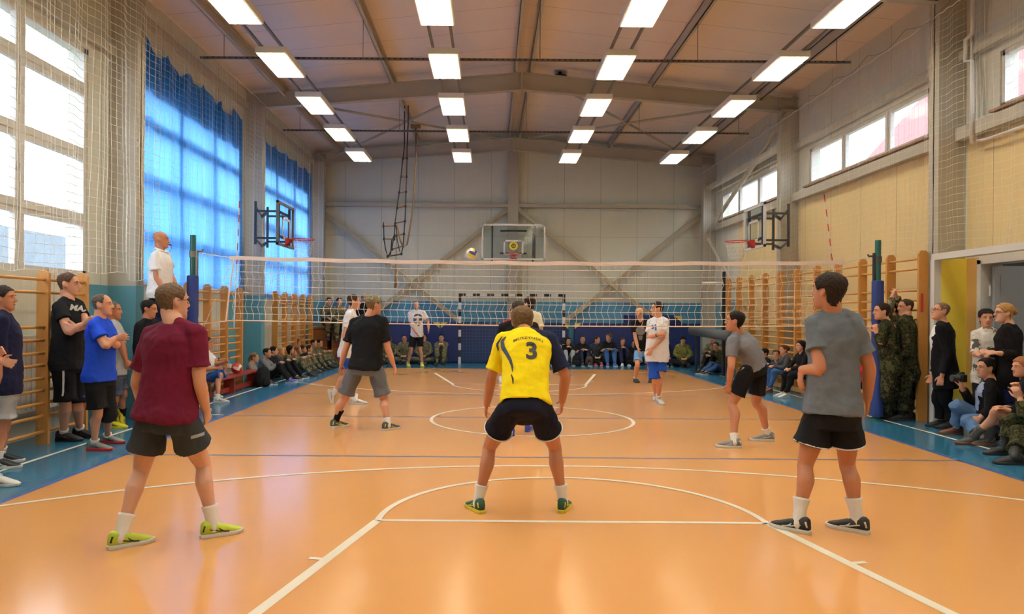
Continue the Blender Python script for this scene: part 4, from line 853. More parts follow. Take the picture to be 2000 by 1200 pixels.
    for q in (-.013, .013): w.ell(M @ V((q, .098, -.029)), [R3 @ V(a) for a in ((.009, 0, 0), (0, .010, 0), (0, 0, .008))], 8, 6)
    limb(w, [M @ V(q) for q in ((-.05, .074, .026), (-.03, .086, .03), (0, .086, .026), (.03, .086, .03), (.05, .074, .026))], [.008*hs]*5, 8, 2)
    w.ell(M @ V((0, .086, -.060)), [R3 @ V(a) for a in ((.026, 0, 0), (0, .012, 0), (0, 0, .012))], 12, 8); w.ell(M @ V((0, .082, -.098)), [R3 @ V(a) for a in ((.022, 0, 0), (0, .016, 0), (0, 0, .014))], 12, 8)
    for q in (-1, 1): w.ell(M @ V((q*.077, -.012, -.004)), [R3 @ V(a) for a in ((.008*q, .004, 0), (-.006*q, .019, .004), (0, -.006, .032))], 12, 8)
    body = w.build('body', sk, root, loc=base); mods(body, vox, 0, 2)
    # ---- face parts
    if o.get('face', 1):
        me = mat('eye_white', (225, 220, 215), rough=.2); mi = mat('eye_dark', (40, 30, 26), rough=.2); mm = mat('lip_'+o.get('skin', 'fair'), tuple(int(c*f_) for c, f_ in zip(SKIN[o.get('skin', 'fair')], (.86, .66, .64))), rough=.5)
        for q in (-1, 1):
            w = MB(); w.ell(M @ V((q*.033, .0745, .004)), [R3 @ V(a) for a in ((.0115, 0, 0), (0, .0085, 0), (0, 0, .0050))], 12, 8); e = w.build('eye', me, root, loc=base, smooth=True)
            w = MB(); w.ell(M @ V((q*.033, .0815, .004)), [R3 @ V(a) for a in ((.0055, 0, 0), (0, .0032, 0), (0, 0, .0055))], 10, 6); i_ = w.build('iris', mi, root, loc=base, smooth=True); i_.parent = e
            w = MB(); w.tube([M @ V(p) for p in ((q*.016, .0925, .026), (q*.034, .0935, .032), (q*.050, .082, .026))], [.0028*hs, .0034*hs, .002*hs], 6); w.build('eyebrow', hairmat(o.get('brow', o.get('haircol', (60, 44, 32)))), root, loc=base, smooth=True)
        w = MB()
        if o.get('smile'):
            w.tube([M @ V(p) for p in ((-.027, .083, -.053), (-.014, .0955, -.060), (0, .099, -.062), (.014, .0955, -.060), (.027, .083, -.053))], [.002*hs, .0055*hs, .006*hs, .0055*hs, .002*hs], 8)
        else: w.tube([M @ V(p) for p in ((-.023, .085, -.060), (-.012, .0955, -.0585), (0, .0985, -.060), (.012, .0955, -.0585), (.023, .085, -.060))], [.002*hs, .0048*hs, .005*hs, .0048*hs, .002*hs], 8)
        w.build('mouth', mm, root, loc=base, smooth=True)
    if o.get('hair') is not None: make_hair(root, M, o['hair'], hairmat(o.get('haircol', (60, 44, 32))), hs, near)
    if o.get('glasses'):
        w = MB()
        for q in (-1, 1):
            w.tube([M @ V((q*.034+.024*math.cos(t), .0985-.004*abs(math.cos(t)), .004+.017*math.sin(t))) for t in [2*math.pi*i/14 for i in range(15)]], .0022*hs, 6, cap=False)
            w.tube([M @ V(p) for p in ((q*.058, .094, .008), (q*.080, .07, .010), (q*.083, -.01, .012), (q*.080, -.025, -.005))], .0022*hs, 6)
        w.tube([M @ V(p) for p in ((-.010, .102, .008), (.010, .102, .008))], .002*hs, 6); w.build('glasses', M_black, root, loc=base, smooth=True)
    if o.get('cap'):
        cm = o['cap']; w = MB(); rs = [[M @ (headpt(2*math.pi*k/32, z, off)+V((0, 0, max(0, z-.03)*.22))) for k in range(32)] for z, off in ((.034, .004), (.036, .012), (.06, .015), (.085, .015), (.105, .013), (.117, .006))]; w.rings(rs)
        w.rings([[M @ V(p) for p in ((-.07, .06, .046), (-.06, .135, .036), (0, .155, .040), (.06, .135, .036), (.07, .06, .046))], [M @ V(p) for p in ((-.07, .06, .053), (-.06, .137, .042), (0, .158, .046), (.06, .137, .042), (.07, .06, .053))]]); c_ = w.build('cap', cm, root, loc=base, smooth=True, sharp=.9)
    # ---- clothes
    cv = vox*1.0 if near else max(vox, .014)
    if o.get('shirt'):
        c = dict(hem=-.16, sleeve=.36, ease=.020, flare=.008, end=None, long=False, disp=.020 if near else .012); c.update(o['shirt']); w = MB()
        torso(w, J, o, c['hem'], c.get('top', 1.12), ease=c['ease'], hem=c['flare'], flat0=True, recess=.03, belly=o.get('belly', 0))
        for S in 'LR':
            m_ = c.get('mat'+S); ww = MB() if m_ else w
            sh = J['sh'+S]; limb(ww, [nb.lerp(sh, .10)+upn*.050*s, nb.lerp(sh, .50)+upn*.030*s, sh], [.050*s, .056*s, .064*s], 14, 3)
            limb(w, [hc+upn*Ln*.70+as_*(.080*s if S == 'R' else -.080*s), sh.lerp(hc+upn*Ln*.9, .12)-upn*.014*s], [.100*s*o.get('bulk', 1), .067*s], 12, 3)
            P_, R = partial([J['sh'+S]]+arm_pts(J, S)[1:], [r*s*o.get('armw', 1) for r in ARM_R], c.get('sleeve'+S, c['sleeve']), (.016 if c['sleeve'] < .6 else .014)*s, ease_end=(c['end'] if c['end'] else (.068 if c['sleeve'] < .6 else .045))*s)
            limb(ww, P_, R, 16, 3, flat=True, recess=.03)
            if m_: q = ww.build('sleeve', m_, root, loc=base); mods(q, cv, c['disp'], 2)
        sh_o = w.build(c.get('name', 'shirt'), c['mat'], root, loc=base); mods(sh_o, cv, c['disp'], 7 if near else 3); root_shirt = sh_o
        if c.get('label'): sh_o['label'] = c['label']
    if o.get('inner'):                                            # shirt front showing in an open jacket
        c = o['inner']; w = MB(); torso(w, J, dict(o, s=s), c.get('hem', .0), 1.07, ease=.012); q = w.build('undershirt', c['mat'], root, loc=base); fwd = upn.cross(as_)
        q.location = fwd*.026*s; mods(q, cv, 0, 2)
    if o.get('bottom'):
        c = dict(len=.38, ease=.022, end=.115, top=.10, name='shorts', disp=.018 if near else .010); c.update(o['bottom']); w = MB(); torso(w, J, o, o.get('crotch', -.19), c['top'], ease=c['ease']*.7)
        for S in 'LR':
            P_, R = partial(leg_pts(J, S, s), [r*s*o.get('legw', 1) for r in LEG_R], c['len'], c['ease']*s, ease_end=c['end']*s)
            R[0] *= .82; R[1] *= .93
            limb(w, P_, R, 18, 3, flat=True, recess=.035)
            if c.get('piping'):
                d = (P_[-1]-P_[-2]).normalized(); x = d.cross(V((0, 1, 0))).normalized(); y = d.cross(x); r = R[-1]-.003; pm = MB(); pm.tube([P_[-1]-d*.006+(x*math.cos(t)+y*math.sin(t))*r for t in [k*2*math.pi/28 for k in range(29)]], .0055, 6, cap=False); pq = pm.build('hem_piping', c['piping'], root, loc=base, smooth=True)
        q = w.build(c['name'], c['mat'], root, loc=base); mods(q, cv, c['disp'], 4); root_bottom = q
    if o.get('skirt'):
        c = o['skirt']; w = MB(); kc = (J['knL']+J['knR'])/2; hw = (J['knL']-J['knR']).length/2+.08*s; hc_ = (J['hipL']+J['hipR'])/2
        d = (kc-hc_).normalized(); side = (J['hipR']-J['hipL']).normalized(); side = (side-d*side.dot(d)).normalized(); uu = side.cross(d); w.rings([superring(hc_-d*.12, side, uu, .16*s, .12*s), superring(hc_, side, uu, .19*s, .13*s), superring(hc_.lerp(kc, .5), side, uu, .18*s, .11*s), superring(hc_.lerp(kc, c.get('len', .9)), side, uu, hw, .085*s)]); q = w.build('skirt', c['mat'], root, loc=base); mods(q, cv, .01, 2)
    for S in 'LR':
        an, kn = J['an'+S], J['kn'+S]; sx = o.get('sock'+S, o.get('sock'))
        if sx:
            h_ = sx.get('h', .12)*s; d = (kn-an).normalized(); w = MB(); limb(w, [an-d*.03*s, an, an+d*h_*.5, an+d*h_], [.040*s, .041*s, .042*s+.001, (.045+sx.get('h', .12)*.085)*s], 14, 3, flat=True); q = w.build('sock', sx['mat'], root, loc=base, smooth=True)
        sc_ = o.get('shoe')
        if sc_:
            fd = V(J['fd'+S]); fu = J.get('fu'+S); up_ = shoe(root, an, fd, s*sc_.get('s', 1), sc_['cols'], sc_.get('acc', (M_white, M_white)), near, fu)
            if sc_.get('boot'):
                d = (kn-an).normalized(); w = MB(); limb(w, [an-d*.03*s, an+d*.06*s, an+d*.19*s], [.045*s, .050*s, .060*s], 14, 3, flat=True); q = w.build('boot_shaft', sc_['cols'][0], root, loc=base, smooth=True); q.parent = up_
                if near:
                    fr = (fd-d*fd.dot(d)).normalized(); sd = d.cross(fr); w = MB()
                    for k in range(5): c0 = an+d*(.03+.03*k)*s+fr*.052*s; w.tube([c0-sd*.02*s, c0+sd*.02*s], .003*s, 6)
                    q = w.build('laces', sc_.get('acc', (M_white,))[0], root, loc=base); q.parent = up_
    if o.get('watch'):
        S = o['watch']; d = (J['wr'+S]-J['el'+S]).normalized(); w = MB(); p = J['wr'+S]-d*.03*s; w.tube([p-d*.010, p+d*.010], .034*s, 14); w.build('wristwatch', M_black, root, loc=base, smooth=True, sharp=.7)
    root['_'] = 0; del root['_']
    PEOPLE.append((root, M)); return root
# ---- prints lying on a garment
def decal(root, target, polys, C, out, up, m, name='print', depth=.5, gap=.004, seg=.02):
    """polys: 2-D outlines (x right as read, y up) projected on to the garment"""
    bpy.context.view_layer.update(); dg = bpy.context.evaluated_depsgraph_get(); ev = target.evaluated_get(dg); me = ev.to_mesh(); mw = ev.matrix_world
    bv = BVHTree.FromPolygons([mw @ v.co for v in me.vertices], [tuple(p.vertices) for p in me.polygons]); ev.to_mesh_clear()
    out = V(out).normalized(); up = V(up); up = (up-out*up.dot(out)).normalized(); rt = up.cross(out)
    b = bmesh.new()
    if isinstance(polys, bpy.types.Mesh): b.from_mesh(polys)
    else:
        for pl in polys:
            try: b.faces.new([b.verts.new((x, y, 0)) for x, y in pl])
            except Exception: pass
    bmesh.ops.triangulate(b, faces=b.faces)
    for _ in range(6):
        es = [e for e in b.edges if e.calc_length() > seg]
        if not es: break
        bmesh.ops.subdivide_edges(b, edges=es, cuts=1); bmesh.ops.triangulate(b, faces=b.faces)
    dead = []
    base = root.location
    for v in b.verts:
        p = V(C)+rt*v.co.x+up*v.co.y+out*depth; h = bv.ray_cast(p, -out, depth*2)
        if h[0] is None: dead.append(v)
        else: v.co = h[0]+out*gap-base
    bmesh.ops.delete(b, geom=dead, context='VERTS')
    me = bpy.data.meshes.new(name); b.to_mesh(me); b.free(); me.materials.append(m); o = bpy.data.objects.new(name, me); COL.objects.link(o); o.parent = target
    o.matrix_parent_inverse = Matrix.Identity(4); return o
def text_mesh(s_, size, spacing=1.0, arch=0, bold=.0):
    c = bpy.data.curves.new('t', 'FONT'); c.body = s_; c.size = size; c.align_x = 'CENTER'; c.align_y = 'CENTER'; c.space_character = spacing; c.offset = bold; c.resolution_u = 6
    o = bpy.data.objects.new('t', c); COL.objects.link(o); bpy.context.view_layer.update(); dg = bpy.context.evaluated_depsgraph_get()
    me = bpy.data.meshes.new_from_object(o.evaluated_get(dg)); bpy.data.objects.remove(o)
    if arch:
        for v in me.vertices: v.co.y -= arch*v.co.x**2
    return me
def strip(pts, w): 
    out = []
    for i in range(len(pts)-1):
        a, b = V((*pts[i], 0)), V((*pts[i+1], 0)); d = (b-a).normalized(); n = V((-d.y, d.x, 0)); wa = w[i] if isinstance(w, list) else w; wb = w[i+1] if isinstance(w, list) else w
        out.append([tuple((a-n*wa/2)[:2]), tuple((b+d*.001-n*wb/2)[:2]), tuple((b+d*.001+n*wb/2)[:2]), tuple((a+n*wa/2)[:2])])
    return out
def child(root, nm):
    return [c for c in root.children if c.name.split('.')[0] == nm]
# ---- pose from picture points: every joint is (px, py, depth offset) about depth Y; feet stand on the floor under (px, py)
def pose(Y, pts, az=0, toe=(None, None), s=1.0, lift=(0, 0), z0=0, feet=None):
    J = {}
    for k, v in pts.items():
        dy = v[2] if len(v) > 2 else 0; J[k] = P(v[0], v[1], Y+dy)
    ta = math.tan(math.radians(max(-78, min(78, az if abs(az) <= 90 else (180-abs(az))*(-1 if az > 0 else 1)*-1)))) if False else None
    for i, S in enumerate('LR'):
        f_ = feet[i] if feet else None
        if f_: g = PF(f_[0], f_[1], z0) if len(f_) < 3 else P(f_[0], f_[1], Y+f_[2]); J['an'+S] = V((g.x, g.y, (z0 if len(f_) < 3 else g.z)+.088*s))
        t = toe[i] if toe[i] is not None else az; J['fd'+S] = rotdir(t)
    return J
# ================================================================== cast
W_SOCK = mat('white_sock', (226, 224, 220), rough=.9, bump=.3, bscale=50); B_SOCK = fabric('black_sock', (22, 22, 24))
C = {k: fabric(k, v) for k, v in dict(maroon=(96, 24, 48), yellow=(240, 214, 24), navy=(28, 34, 62), grey=(126, 128, 132), slate=(98, 104, 112), black=(24, 25, 28), charcoal=(54, 58, 62), white=(226, 226, 228),
     blue=(28, 66, 190), royal=(26, 68, 160), lightblue=(112, 158, 208), red=(160, 36, 44), cream=(214, 206, 170), midgrey=(112, 112, 118), lightgrey=(160, 162, 164), jeans=(52, 84, 130), darkjeans=(30, 38, 64), sweater=(136, 132, 126), denim=(84, 112, 150), shirtblue=(150, 164, 200), skirt=(52, 58, 74)).items()}
CAM1 = camo_mat('woodland_camouflage', [(26, 30, 20), (54, 58, 36), (38, 32, 22), (70, 70, 46)]); CAM2 = camo_mat('multi_tone_camouflage', [(80, 76, 56), (114, 106, 80), (68, 72, 50), (138, 130, 104)], 11); CAMC = camo_mat('camouflage_cap_cloth', [(104, 96, 76), (134, 126, 100), (84, 80, 62), (150, 142, 118)], 18)
RUB = mat('rubber_white', (206, 206, 200), rough=.6); BLKS = mat('shoe_black', (26, 26, 28), rough=.6); GRYS = mat('shoe_grey', (118, 122, 120), rough=.7); WHTS = mat('shoe_white', (206, 208, 204), rough=.6)
LIME = mat('shoe_lime', (178, 196, 52), rough=.6); YELS = mat('shoe_yellow', (214, 206, 40), rough=.6); REDS = mat('shoe_red', (178, 40, 44), rough=.6); BLUS = mat('shoe_blue', (40, 62, 150), rough=.6); BRNS = mat('shoe_brown', (112, 66, 46), rough=.5); GRNS = mat('shoe_green', (34, 78, 60), rough=.6); DGRY = mat('shoe_dark_grey', (66, 70, 70), rough=.7)
SH = lambda up, so, a=None, b=None, **k: dict(cols=(up, so), acc=(a or so, b or so), **k)
short = dict(front=.080, side=-.004, nape=-.100, off=.010); crop_ = dict(front=.082, side=.0, nape=-.090, off=.005)
full = dict(front=.070, side=-.010, nape=-.108, off=.016); balding = dict(front=.108, side=.0, nape=-.080, off=.005)
DK, BR, LB, BL, GY, RB = (30, 24, 20), (66, 46, 34), (120, 88, 58), (176, 140, 88), (96, 88, 80), (150, 88, 50)
# ---------------- near team
J = pose(4.9, dict(head=(337, 590, .05), shL=(297, 659, .06), shR=(383, 656, -.06), elL=(268, 745, .10), wrL=(280, 800, .30), elR=(390, 745, -.06), wrR=(402, 800, .06),
     hipL=(300, 812, .04), hipR=(352, 812, -.04), knL=(276, 918, .06), knR=(396, 908, .16)), 25, (46, 52), feet=[(236, 1070), (415, 1049)])
p = person('player in a maroon t-shirt and dark grey shorts stepping at the left foreground', J, dict(s=1.0, near=1, skin='pale', haz=38, hpitch=2, hair=dict(short, off=.008), haircol=(104, 86, 70), glasses=1, bulk=1.04,
     shirt=dict(mat=C['maroon'], hem=-.06, sleeve=.40, ease=.036, flare=.012, end=.086), bottom=dict(mat=C['charcoal'], len=.30, ease=.030, end=.128), sock=dict(mat=W_SOCK, h=.13), shoe=SH(LIME, RUB, BLKS, BLKS), curl=.5))
so = child(p, 'shorts')[0]; A = P(385, 862, 4.7); decal(p, so, [[(-.06, -.012), (.06, .010), (.06, .032), (-.06, .010)]], A, (.25, -1, 0), (0, 0, 1), mat('reflective_grey', (150, 152, 154), rough=.4), 'reflective_stripe')
bd = child(p, 'body')[0]; A = P(414, 990, 4.8); r_ = random.Random(2); decal(p, bd, [[(x+q*math.cos(t)*r_.uniform(.6, 1.2), y+q*math.sin(t)) for t in [k*.78 for k in range(8)]] for x, y, q in ((-.008, .03, .014), (.006, .045, .010), (-.004, .01, .012), (.006, -.012, .013), (-.01, -.02, .008), (.012, .02, .009))], A, (.15, -1, 0), (0, 0, 1), mat('tattoo_ink', (70, 62, 60), rough=.6), 'tattoo', gap=.001)
J = pose(5.62, dict(head=(1020, 629, .34), shL=(984, 672, .14), shR=(1073, 672, .14), elL=(960, 735, .16), wrL=(951, 790, .34), elR=(1104, 735, .16), wrR=(1098, 785, .34),
     hipL=(994, 800, -.16), hipR=(1056, 800, -.16), knL=(957, 873, .12), knR=(1083, 873, .12)), 0, (-24, 16), s=.98, feet=[(934, 1000), (1099, 999)])
p = person('player number 3 in a yellow shirt crouching in the middle foreground', J, dict(s=.98, near=1, skin='warm', haz=0, hpitch=-4, hair=dict(full, off=.014), haircol=(104, 82, 58), crotch=-.13, bend=.03, face=0,
     shirt=dict(mat=C['yellow'], matR=C['navy'], hem=.03, sleeve=.42, ease=.030, flare=.006, end=.080), bottom=dict(mat=fabric('ink', (20, 22, 36)), len=.28, ease=.022, end=.116, piping=W_SOCK), sock=dict(mat=W_SOCK, h=.13), shoe=SH(GRNS, mat('sole_yellow', (210, 190, 50), rough=.6), YELS, YELS), curl=.45))
child(p, 'sleeve')[0]['label'] = 'navy sleeve'
st_ = child(p, 'shirt')[0]; MD = mat('print_black', (22, 22, 26), rough=.6); back = V((0, -1, .35))
A = P(1038, 690, 5.6); decal(p, st_, text_mesh('3', .195, bold=.007), A, back, (0, 0, 1), MD, 'number_print')
A = P(1032, 654, 5.6); decal(p, st_, text_mesh('MUSZYNSKI', .040, 1.12, arch=1.6, bold=.0008), A, V((0, -1, .8)), (0, 0, 1), MD, 'name_print')
A = P(1000, 690, 5.6); MN = mat('print_navy', (30, 36, 60), rough=.6)
decal(p, st_, strip([(-.045, .16), (-.075, .12), (-.07, .06), (-.045, .0), (-.015, -.07), (0, -.13), (.0, -.17)], [.008, .026, .03, .026, .024, .016, .006])+strip([(-.075, .16), (-.115, .10), (-.105, .05)], [.006, .02, .01])+strip([(-.01, -.19), (.002, -.23), (.004, -.27)], [.006, .014, .006]), A, back, (0, 0, 1), MN, 'curved_stripe')
J = pose(5.25, dict(head=(1618, 570, .0), shL=(1594, 650, .06), shR=(1668, 645, -.03), elL=(1602, 722, -.06), wrL=(1566, 722, .08), elR=(1698, 718, -.04), wrR=(1694, 782, .04),
     hipL=(1600, 806, .03), hipR=(1652, 806, -.03), knL=(1574, 906, .06), knR=(1655, 906, .06)), -15, (-42, -44), s=1.03, feet=[(1560, 1040), (1674, 1040)])
p = person('tall player in a grey t-shirt and black shorts standing at the right foreground', J, dict(s=1.03, near=1, skin='warm', haz=-32, hpitch=6, hair=dict(full, off=.018, front=.082), haircol=(42, 32, 26), bulk=.98, hdL=(-.15, -.05, -1), hnL=(1, 0, 0), curlL=.4,
     shirt=dict(mat=C['slate'], hem=-.02, sleeve=.40, ease=.016, flare=.022, end=.084), bottom=dict(mat=C['black'], len=.30, ease=.026, end=.122, piping=W_SOCK), sock=dict(mat=W_SOCK, h=.15), shoe=SH(BLKS, RUB, WHTS, WHTS, s=1.0)))
J = pose(8.75, dict(head=(1436, 628, 0), shL=(1432, 668, -.12), shR=(1458, 662, .16), elL=(1428, 716, -.20), wrL=(1424, 752, -.10), elR=(1462, 712, .28), wrR=(1436, 745, .30),
     hipL=(1462, 722, -.08), hipR=(1482, 722, .10), knL=(1431, 788, -.05), knR=(1478, 785, .20)), -60, (-75, -80), s=1.0, feet=[(1434, 875), (1499, 862)])
p = person('crouching player in a tight grey t-shirt and black shorts right of centre', J, dict(near=1, vox=.0085, skin='warm', haz=-62, hpitch=4, hair=short, haircol=DK, shirt=dict(mat=C['midgrey'], hem=0, sleeve=.36, ease=.018, flare=.004, end=.066), bend=.05,
     bottom=dict(mat=C['black'], len=.36, ease=.024, end=.105), sock=dict(mat=W_SOCK, h=.08), shoe=SH(GRYS, RUB, RUB, RUB)))
so = child(p, 'shorts')[0]; a = [P(*q, 8.3) for q in ((1472, 722), (1452, 740), (1440, 765), (1440, 776))]
decal(p, so, strip([((q-a[0]).x, (q-a[0]).z) for q in a], .012), a[0], (0, -1, 0), (0, 0, 1), mat('grey_piping', (150, 150, 150)), 'grey_piping')
J = pose(9.7, dict(head=(730, 597, 0), shL=(688, 645, .06), shR=(743, 643, -.04), elL=(675, 682, .04), wrL=(667, 711, .12), elR=(757, 680, -.04), wrR=(768, 711, .02),
     hipL=(697, 716, .03), hipR=(732, 716, -.02), knL=(672, 778, .06), knR=(750, 780, .02)), 15, (40, 40), s=1.03, feet=[(656, 836), (757, 841)])
p = person('player in a black t-shirt, grey knee shorts and a camouflage cap', J, dict(s=1.03, near=1, vox=.0085, skin='fair', haz=48, hair=dict(crop_, off=.004), haircol=LB, cap=CAMC, bulk=1.12, belly=.03, shirt=dict(mat=C['black'], hem=-.08, sleeve=.42, ease=.028, flare=.01, end=.082),
     bottom=dict(mat=C['charcoal'] if 0 else fabric('grey_shorts', (96, 98, 104)), len=.49, ease=.03, end=.118), sockL=dict(mat=B_SOCK, h=.16), sockR=dict(mat=W_SOCK, h=.07), shoe=SH(DGRY, RUB, YELS, YELS)))
J = pose(9.35, dict(head=(1012, 606, 0), shL=(983, 641, 0), shR=(1043, 641, 0), elL=(976, 688, .08), wrL=(990, 712, .28), elR=(1050, 688, .08), wrR=(1036, 712, .28),
     hipL=(1000, 735, 0), hipR=(1028, 735, 0), knL=(998, 788, .12), knR=(1031, 786, .2)), 0, (-12, 10), s=.98, feet=[(998, 851), (1031, 843)])
person('player in a black t-shirt mostly hidden behind the yellow shirted player', J, dict(s=.98, near=1, vox=.0095, skin='fair', hair=crop_, haircol=(58, 46, 40), face=0, hpitch=10, bulk=1.05, shirt=dict(mat=C['black'], hem=-.05, end=.08), bottom=dict(mat=C['navy'], len=.42), sock=dict(mat=W_SOCK, h=.05), shoe=SH(BLUS, BLUS, BLUS, BLUS)))
# ---------------- far team
J = pose(12.4, dict(head=(691, 590, 0), shR=(683, 625, -.15), shL=(686, 622, .15), elR=(673, 655, -.16), wrR=(676, 682, -.1), elL=(692, 655, .2), wrL=(700, 676, .24),
     hipR=(676, 690, -.09), hipL=(680, 690, .09), knR=(676, 735, -.05), knL=(690, 738, .15)), 78, (80, 70), feet=[(694, 790), (652, 770, .1)])
J['anR'] = P(652, 768, 12.35); J['fdR'] = V((.25, 0, -.95)); J['fuR'] = V((.9, 0, .3))
person('player in a white t-shirt and blue shorts walking right beyond the net', J, dict(near=1, vox=.0095, skin='fair', haz=75, hair=dict(short, off=.012), haircol=BR, shirt=dict(mat=C['white'], hem=-.12, end=.078), bottom=dict(mat=C['royal'], len=.34), sock=dict(mat=W_SOCK, h=.08), shoe=SH(WHTS, RUB, BLKS, GRYS)))
J = pose(20.9, dict(head=(813, 597, 0), shR=(801, 618, 0), shL=(828, 617, 0), elR=(803, 635, -.02), wrR=(813, 651, -.2), elL=(836, 629, .02), wrL=(837, 643, -.1),
     hipR=(808, 654, 0), hipL=(821, 654, 0), knR=(803, 683, -.05), knL=(821, 684, 0)), 180, (170, 165), feet=[(824, 716.5), (797, 716)])
p = person('server in a white printed t-shirt and black shorts looking up at the back line', J, dict(near=1, vox=.013, skin='fair', az=180, haz=178, hpitch=22, hair=short, haircol=BR, shirt=dict(mat=C['white'], hem=-.12, end=.075), bottom=dict(mat=C['black'], len=.40), sock=dict(mat=W_SOCK, h=.04), shoe=SH(YELS, YELS, YELS, YELS)))
sh_ = child(p, 'shirt')[0]; A = P(816, 625, 20.8)
decal(p, sh_, [[(-.12, .10), (-.06, .17), (.06, .17), (.13, .10), (.1, .085), (0, .12), (-.1, .085)], [(-.13, .05), (-.02, .03), (-.04, -.03), (-.12, -.05)], [(.02, .04), (.12, .05), (.12, -.02), (.04, -.03)]], A, (0, -1, 0), (0, 0, 1), mat('print_grey', (70, 70, 78)), 'shirt_print')
decal(p, sh_, [[(-.10, -.08), (-.02, -.06), (-.02, -.14), (-.08, -.13)], [(.0, -.07), (.09, -.08), (.06, -.16), (.0, -.2)]], A, (0, -1, 0), (0, 0, 1), mat('print_ochre', (150, 120, 50)), 'shirt_print')
J = pose(12.5, dict(head=(1284, 604, 0), shR=(1272, 635, .02), shL=(1299, 634, -.02), elR=(1267, 659, -.02), wrR=(1286, 654, -.22), elL=(1296, 658, -.10), wrL=(1273, 680, -.18),
     hipR=(1275, 694, 0), hipL=(1292, 694, 0), knR=(1279, 740, -.05), knL=(1287, 742, -.06)), 190, (170, 190), feet=[(1286, 789), (1280, 782)])
p = person('player in a white number 3 shirt and blue shorts beyond the net, holding his elbow', J, dict(near=1, vox=.0095, skin='fair', az=190, haz=-85, hair=short, haircol=(46, 34, 28), shirt=dict(mat=C['white'], hem=-.20, end=.078, ease=.034), bottom=dict(mat=C['royal'], len=.32, end=.118), sock=dict(mat=W_SOCK, h=.09), shoe=SH(WHTS, RUB, BLKS, BLKS), watch='R',
     hdL=(-.4, -.2, -.9), hnL=(0, 1, 0), hdR=(.9, 0, .2), hnR=(0, 1, 0)))
sh_ = child(p, 'shirt')[0]; A = P(1277, 640, 12.3); decal(p, sh_, text_mesh('3', .09, bold=.003), A, (0, -1, 0), (0, 0, 1), MN, 'number_print'); decal(p, sh_, [[(.03, -.05), (.06, -.05), (.06, .05), (.045, .06), (.03, .04)]], A, (0, -1, 0), (0, 0, 1), mat('print_blue', (40, 110, 190)), 'crest_print')
J = pose(16.6, dict(head=(1249, 612, -.05), shR=(1238, 636, -.05), shL=(1264, 636, -.05), elR=(1241, 660, -.1), wrR=(1246, 680, -.22), elL=(1267, 660, -.1), wrL=(1266, 680, -.22),
     hipR=(1248, 684, .05), hipL=(1263, 684, .05), knR=(1245, 712, -.12), knL=(1269, 712, -.12)), 180, (195, 172), feet=[(1271, 747), (1241, 747)])
p = person('bald player in a black printed t-shirt and light blue shorts leaning forward', J, dict(near=1, vox=.013, skin='fair', az=185, haz=200, hpitch=-6, shirt=dict(mat=C['black'], hem=-.02, end=.078), bottom=dict(mat=C['lightblue'], len=.38), sock=dict(mat=W_SOCK, h=.03), shoe=SH(BLKS, BLKS, BLKS, BLKS)))
sh_ = child(p, 'shirt')[0]; A = P(1252, 651, 16.4); decal(p, sh_, [[(.11*math.cos(t), .10*math.sin(t)+.05) for t in [k*.4 for k in range(16)]], [(-.05, -.06), (.05, -.06), (.04, -.16), (-.03, -.16)]], A, (0, -1, 0), (0, 0, 1), mat('print_light_grey', (118, 116, 122)), 'shirt_print')
J = pose(16.4, dict(head=(1003, 612, 0), shR=(987, 636, 0), shL=(1014, 636, 0), elR=(984, 660, -.04), wrR=(990, 678, -.1), elL=(1016, 660, 0), wrL=(1014, 680, 0), hipR=(993, 684, 0), hipL=(1010, 684, 0), knR=(988, 715, -.05), knL=(1012, 715, 0)), 180, (190, 170), feet=[(1012, 748), (978, 748)])
person('player in a red t-shirt almost hidden behind the black shirted player', J, dict(skin='fair', az=180, hair=short, haircol=BR, shirt=dict(mat=C['red'], end=.078), bottom=dict(mat=C['darkjeans'] if 0 else C['navy'], len=.5), sock=dict(mat=W_SOCK, h=.05), shoe=SH(WHTS, RUB)))
J = pose(13.0, dict(head=(1034, 594, 0), shL=(1018, 627, .1), shR=(1050, 625, -.1), elL=(1020, 658, .1), wrL=(1016, 685, .15), elR=(1057, 652, -.12), wrR=(1056, 680, -.05), hipL=(1026, 690, .05), hipR=(1042, 690, -.05), knL=(1024, 736, 0), knR=(1044, 736, 0)), 30, (0, 30), feet=[(1022, 782), (1046, 781)])
person('dark haired player in a cream t-shirt beyond the net behind the yellow player', J, dict(near=1, vox=.0095, skin='fair', az=20, haz=-40, hair=full, haircol=(44, 32, 26), shirt=dict(mat=C['cream'], end=.08), bottom=dict(mat=C['black'], len=.4), sock=dict(mat=W_SOCK), shoe=SH(WHTS, RUB)))
# ---------------- umpire on the vaulting box
J = pose(10.6, dict(head=(314, 469, 0), shR=(303, 508, -.14), shL=(322, 507, .14), elR=(306, 543, -.16), wrR=(320, 568, -.16), elL=(334, 540, .14), wrL=(344, 558, .10), hipR=(307, 574, -.08), hipL=(320, 574, .08), knR=(309, 630, -.05), knL=(322, 630, .08)), 75, (70, 85), z0=.95, s=1.0)
J['anR'] = V((-4.86, 10.62, 1.04)); J['anL'] = V((-4.78, 10.80, 1.04))
J['knR'] = V((-4.84, 10.60, 1.47)); J['knL'] = V((-4.76, 10.78, 1.47))
p = person('bald umpire in a white polo shirt with a whistle, standing on a box', J, dict(near=1, vox=.0085, skin='warm', az=75, haz=72, shirt=dict(mat=C['white'], hem=-.12, sleeve=.40, ease=.034, end=.084), bottom=dict(mat=C['navy'], len=.95, ease=.02, end=.06, name='trousers'), shoe=SH(BLKS, BLKS)))
